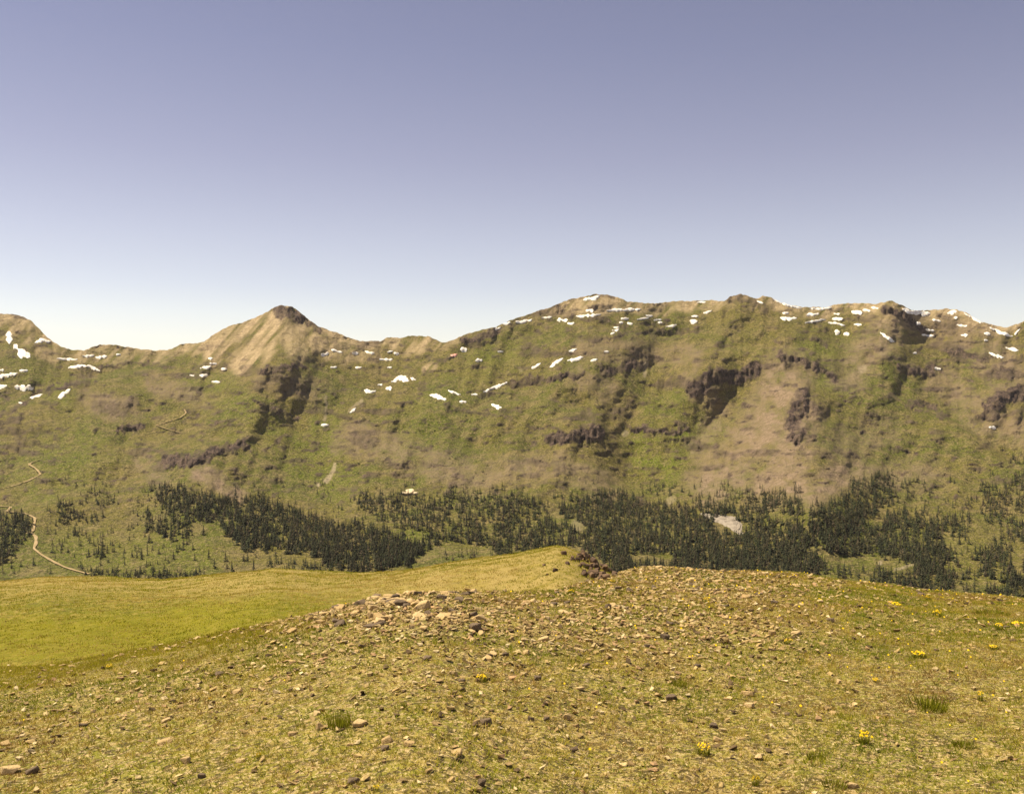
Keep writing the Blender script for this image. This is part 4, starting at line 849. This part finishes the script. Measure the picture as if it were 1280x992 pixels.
for j, i in enumerate(order):
    p, h, (x, y, _, st, lab) = AP[i], AH[i], allt[i]
    e = bpy.data.objects.new('spruce_tree', None); COL.objects.link(e); e.location = p
    e.rotation_euler = (random.uniform(-.03, .03), random.uniform(-.03, .03), random.uniform(0, 6.28)); wsc = h * random.uniform(.85, 1.35); e.scale = (wsc, wsc, h)
    e['label'] = lab or ST[st][3]; e['category'] = 'tree'; e['group'] = 'spruces standing apart on the open slopes' if lab else ST[st][4]
    obj('crown', CROWN[j % 7], e); obj('trunk', TRUNK, e)
m = np.array([i not in single for i in range(len(allt))])
n = int(m.sum())
tc = np.array([(.042, .050, .022), (.066, .060, .030), (.105, .078, .045), (.062, .072, .026)])[rng.choice(4, n, p=[.4, .3, .15, .15])] * rng.uniform(.75, 1.2, (n, 1))
SPL = [spruce(850 + i, 6, 5, random.uniform(.20, .28)) for i in range(6)]
V, Fc, T = bake(SPL, AP[m], np.stack([AH[m] * rng.uniform(.85, 1.35, n)] * 2 + [AH[m]], -1), rotz(rng.uniform(0, 6.28, n)), tc)
me = mesh_np('distant_forest', V, Fc, M_NEEDLE_MASS); attr_col(me, 'tint', T)
obj('distant_forest', me, kind='stuff', label='dark spruce forest filling the valley below the mountains', cat='forest')

# low scrub on the slopes
n = 1500
x = rng.uniform(380, 1290, n); y = rng.uniform(490, 640, n); ok = fbm(x / 40, y / 18, 971, 3) > .05
w = np.exp(-(((x - 610) / 150) ** 2 + ((y - 545) / 50) ** 2)) + .35 * (y > 560); ok &= rng.uniform(0, 1, n) < w
x, y = x[ok], y[ok]; n = len(x); h = rng.uniform(1.5, 3.6, n)
bush = [spruce(980 + i, 4, 6, .6) for i in range(4)]
V, Fc, T = bake(bush, far_pt(x, y), np.stack([h * rng.uniform(.8, 1.7, n)] * 2 + [h], -1), rotz(rng.uniform(0, 6.28, n)), np.array([(.05, .056, .02)]) * rng.uniform(.7, 1.3, (n, 1)))
me = mesh_np('low_scrub', V, Fc, M_NEEDLE_MASS); attr_col(me, 'tint', T)
obj('low_scrub', me, kind='stuff', label='low dark scrub dotted over the slope above the forest', cat='scrub')

# ------------------------------------------------------------------ thin air between here and the mountains
lo, hi = np.array([-4200., -60., -420.]), np.array([4200., 4600., 760.])
HV = np.array([[(lo, hi)[i][0], (lo, hi)[j][1], (lo, hi)[k][2]] for i in (0, 1) for j in (0, 1) for k in (0, 1)])
me = mesh_np('haze', HV, np.array([(0, 1, 3, 2), (4, 6, 7, 5), (0, 4, 5, 1), (2, 3, 7, 6), (0, 2, 6, 4), (1, 5, 7, 3)]))
hm = bpy.data.materials.new('thin_air'); hm.use_nodes = True; hm.node_tree.nodes.clear()
ho = hm.node_tree.nodes.new('ShaderNodeOutputMaterial'); hv = hm.node_tree.nodes.new('ShaderNodeVolumePrincipled')
hv.inputs['Color'].default_value = (.90, .87, .87, 1); hv.inputs['Density'].default_value = 1.8e-5; hv.inputs['Anisotropy'].default_value = .2
hm.node_tree.links.new(hv.outputs[0], ho.inputs['Volume']); me.materials.append(hm)
obj('haze', me, kind='stuff', label='thin clear mountain air', cat='haze')
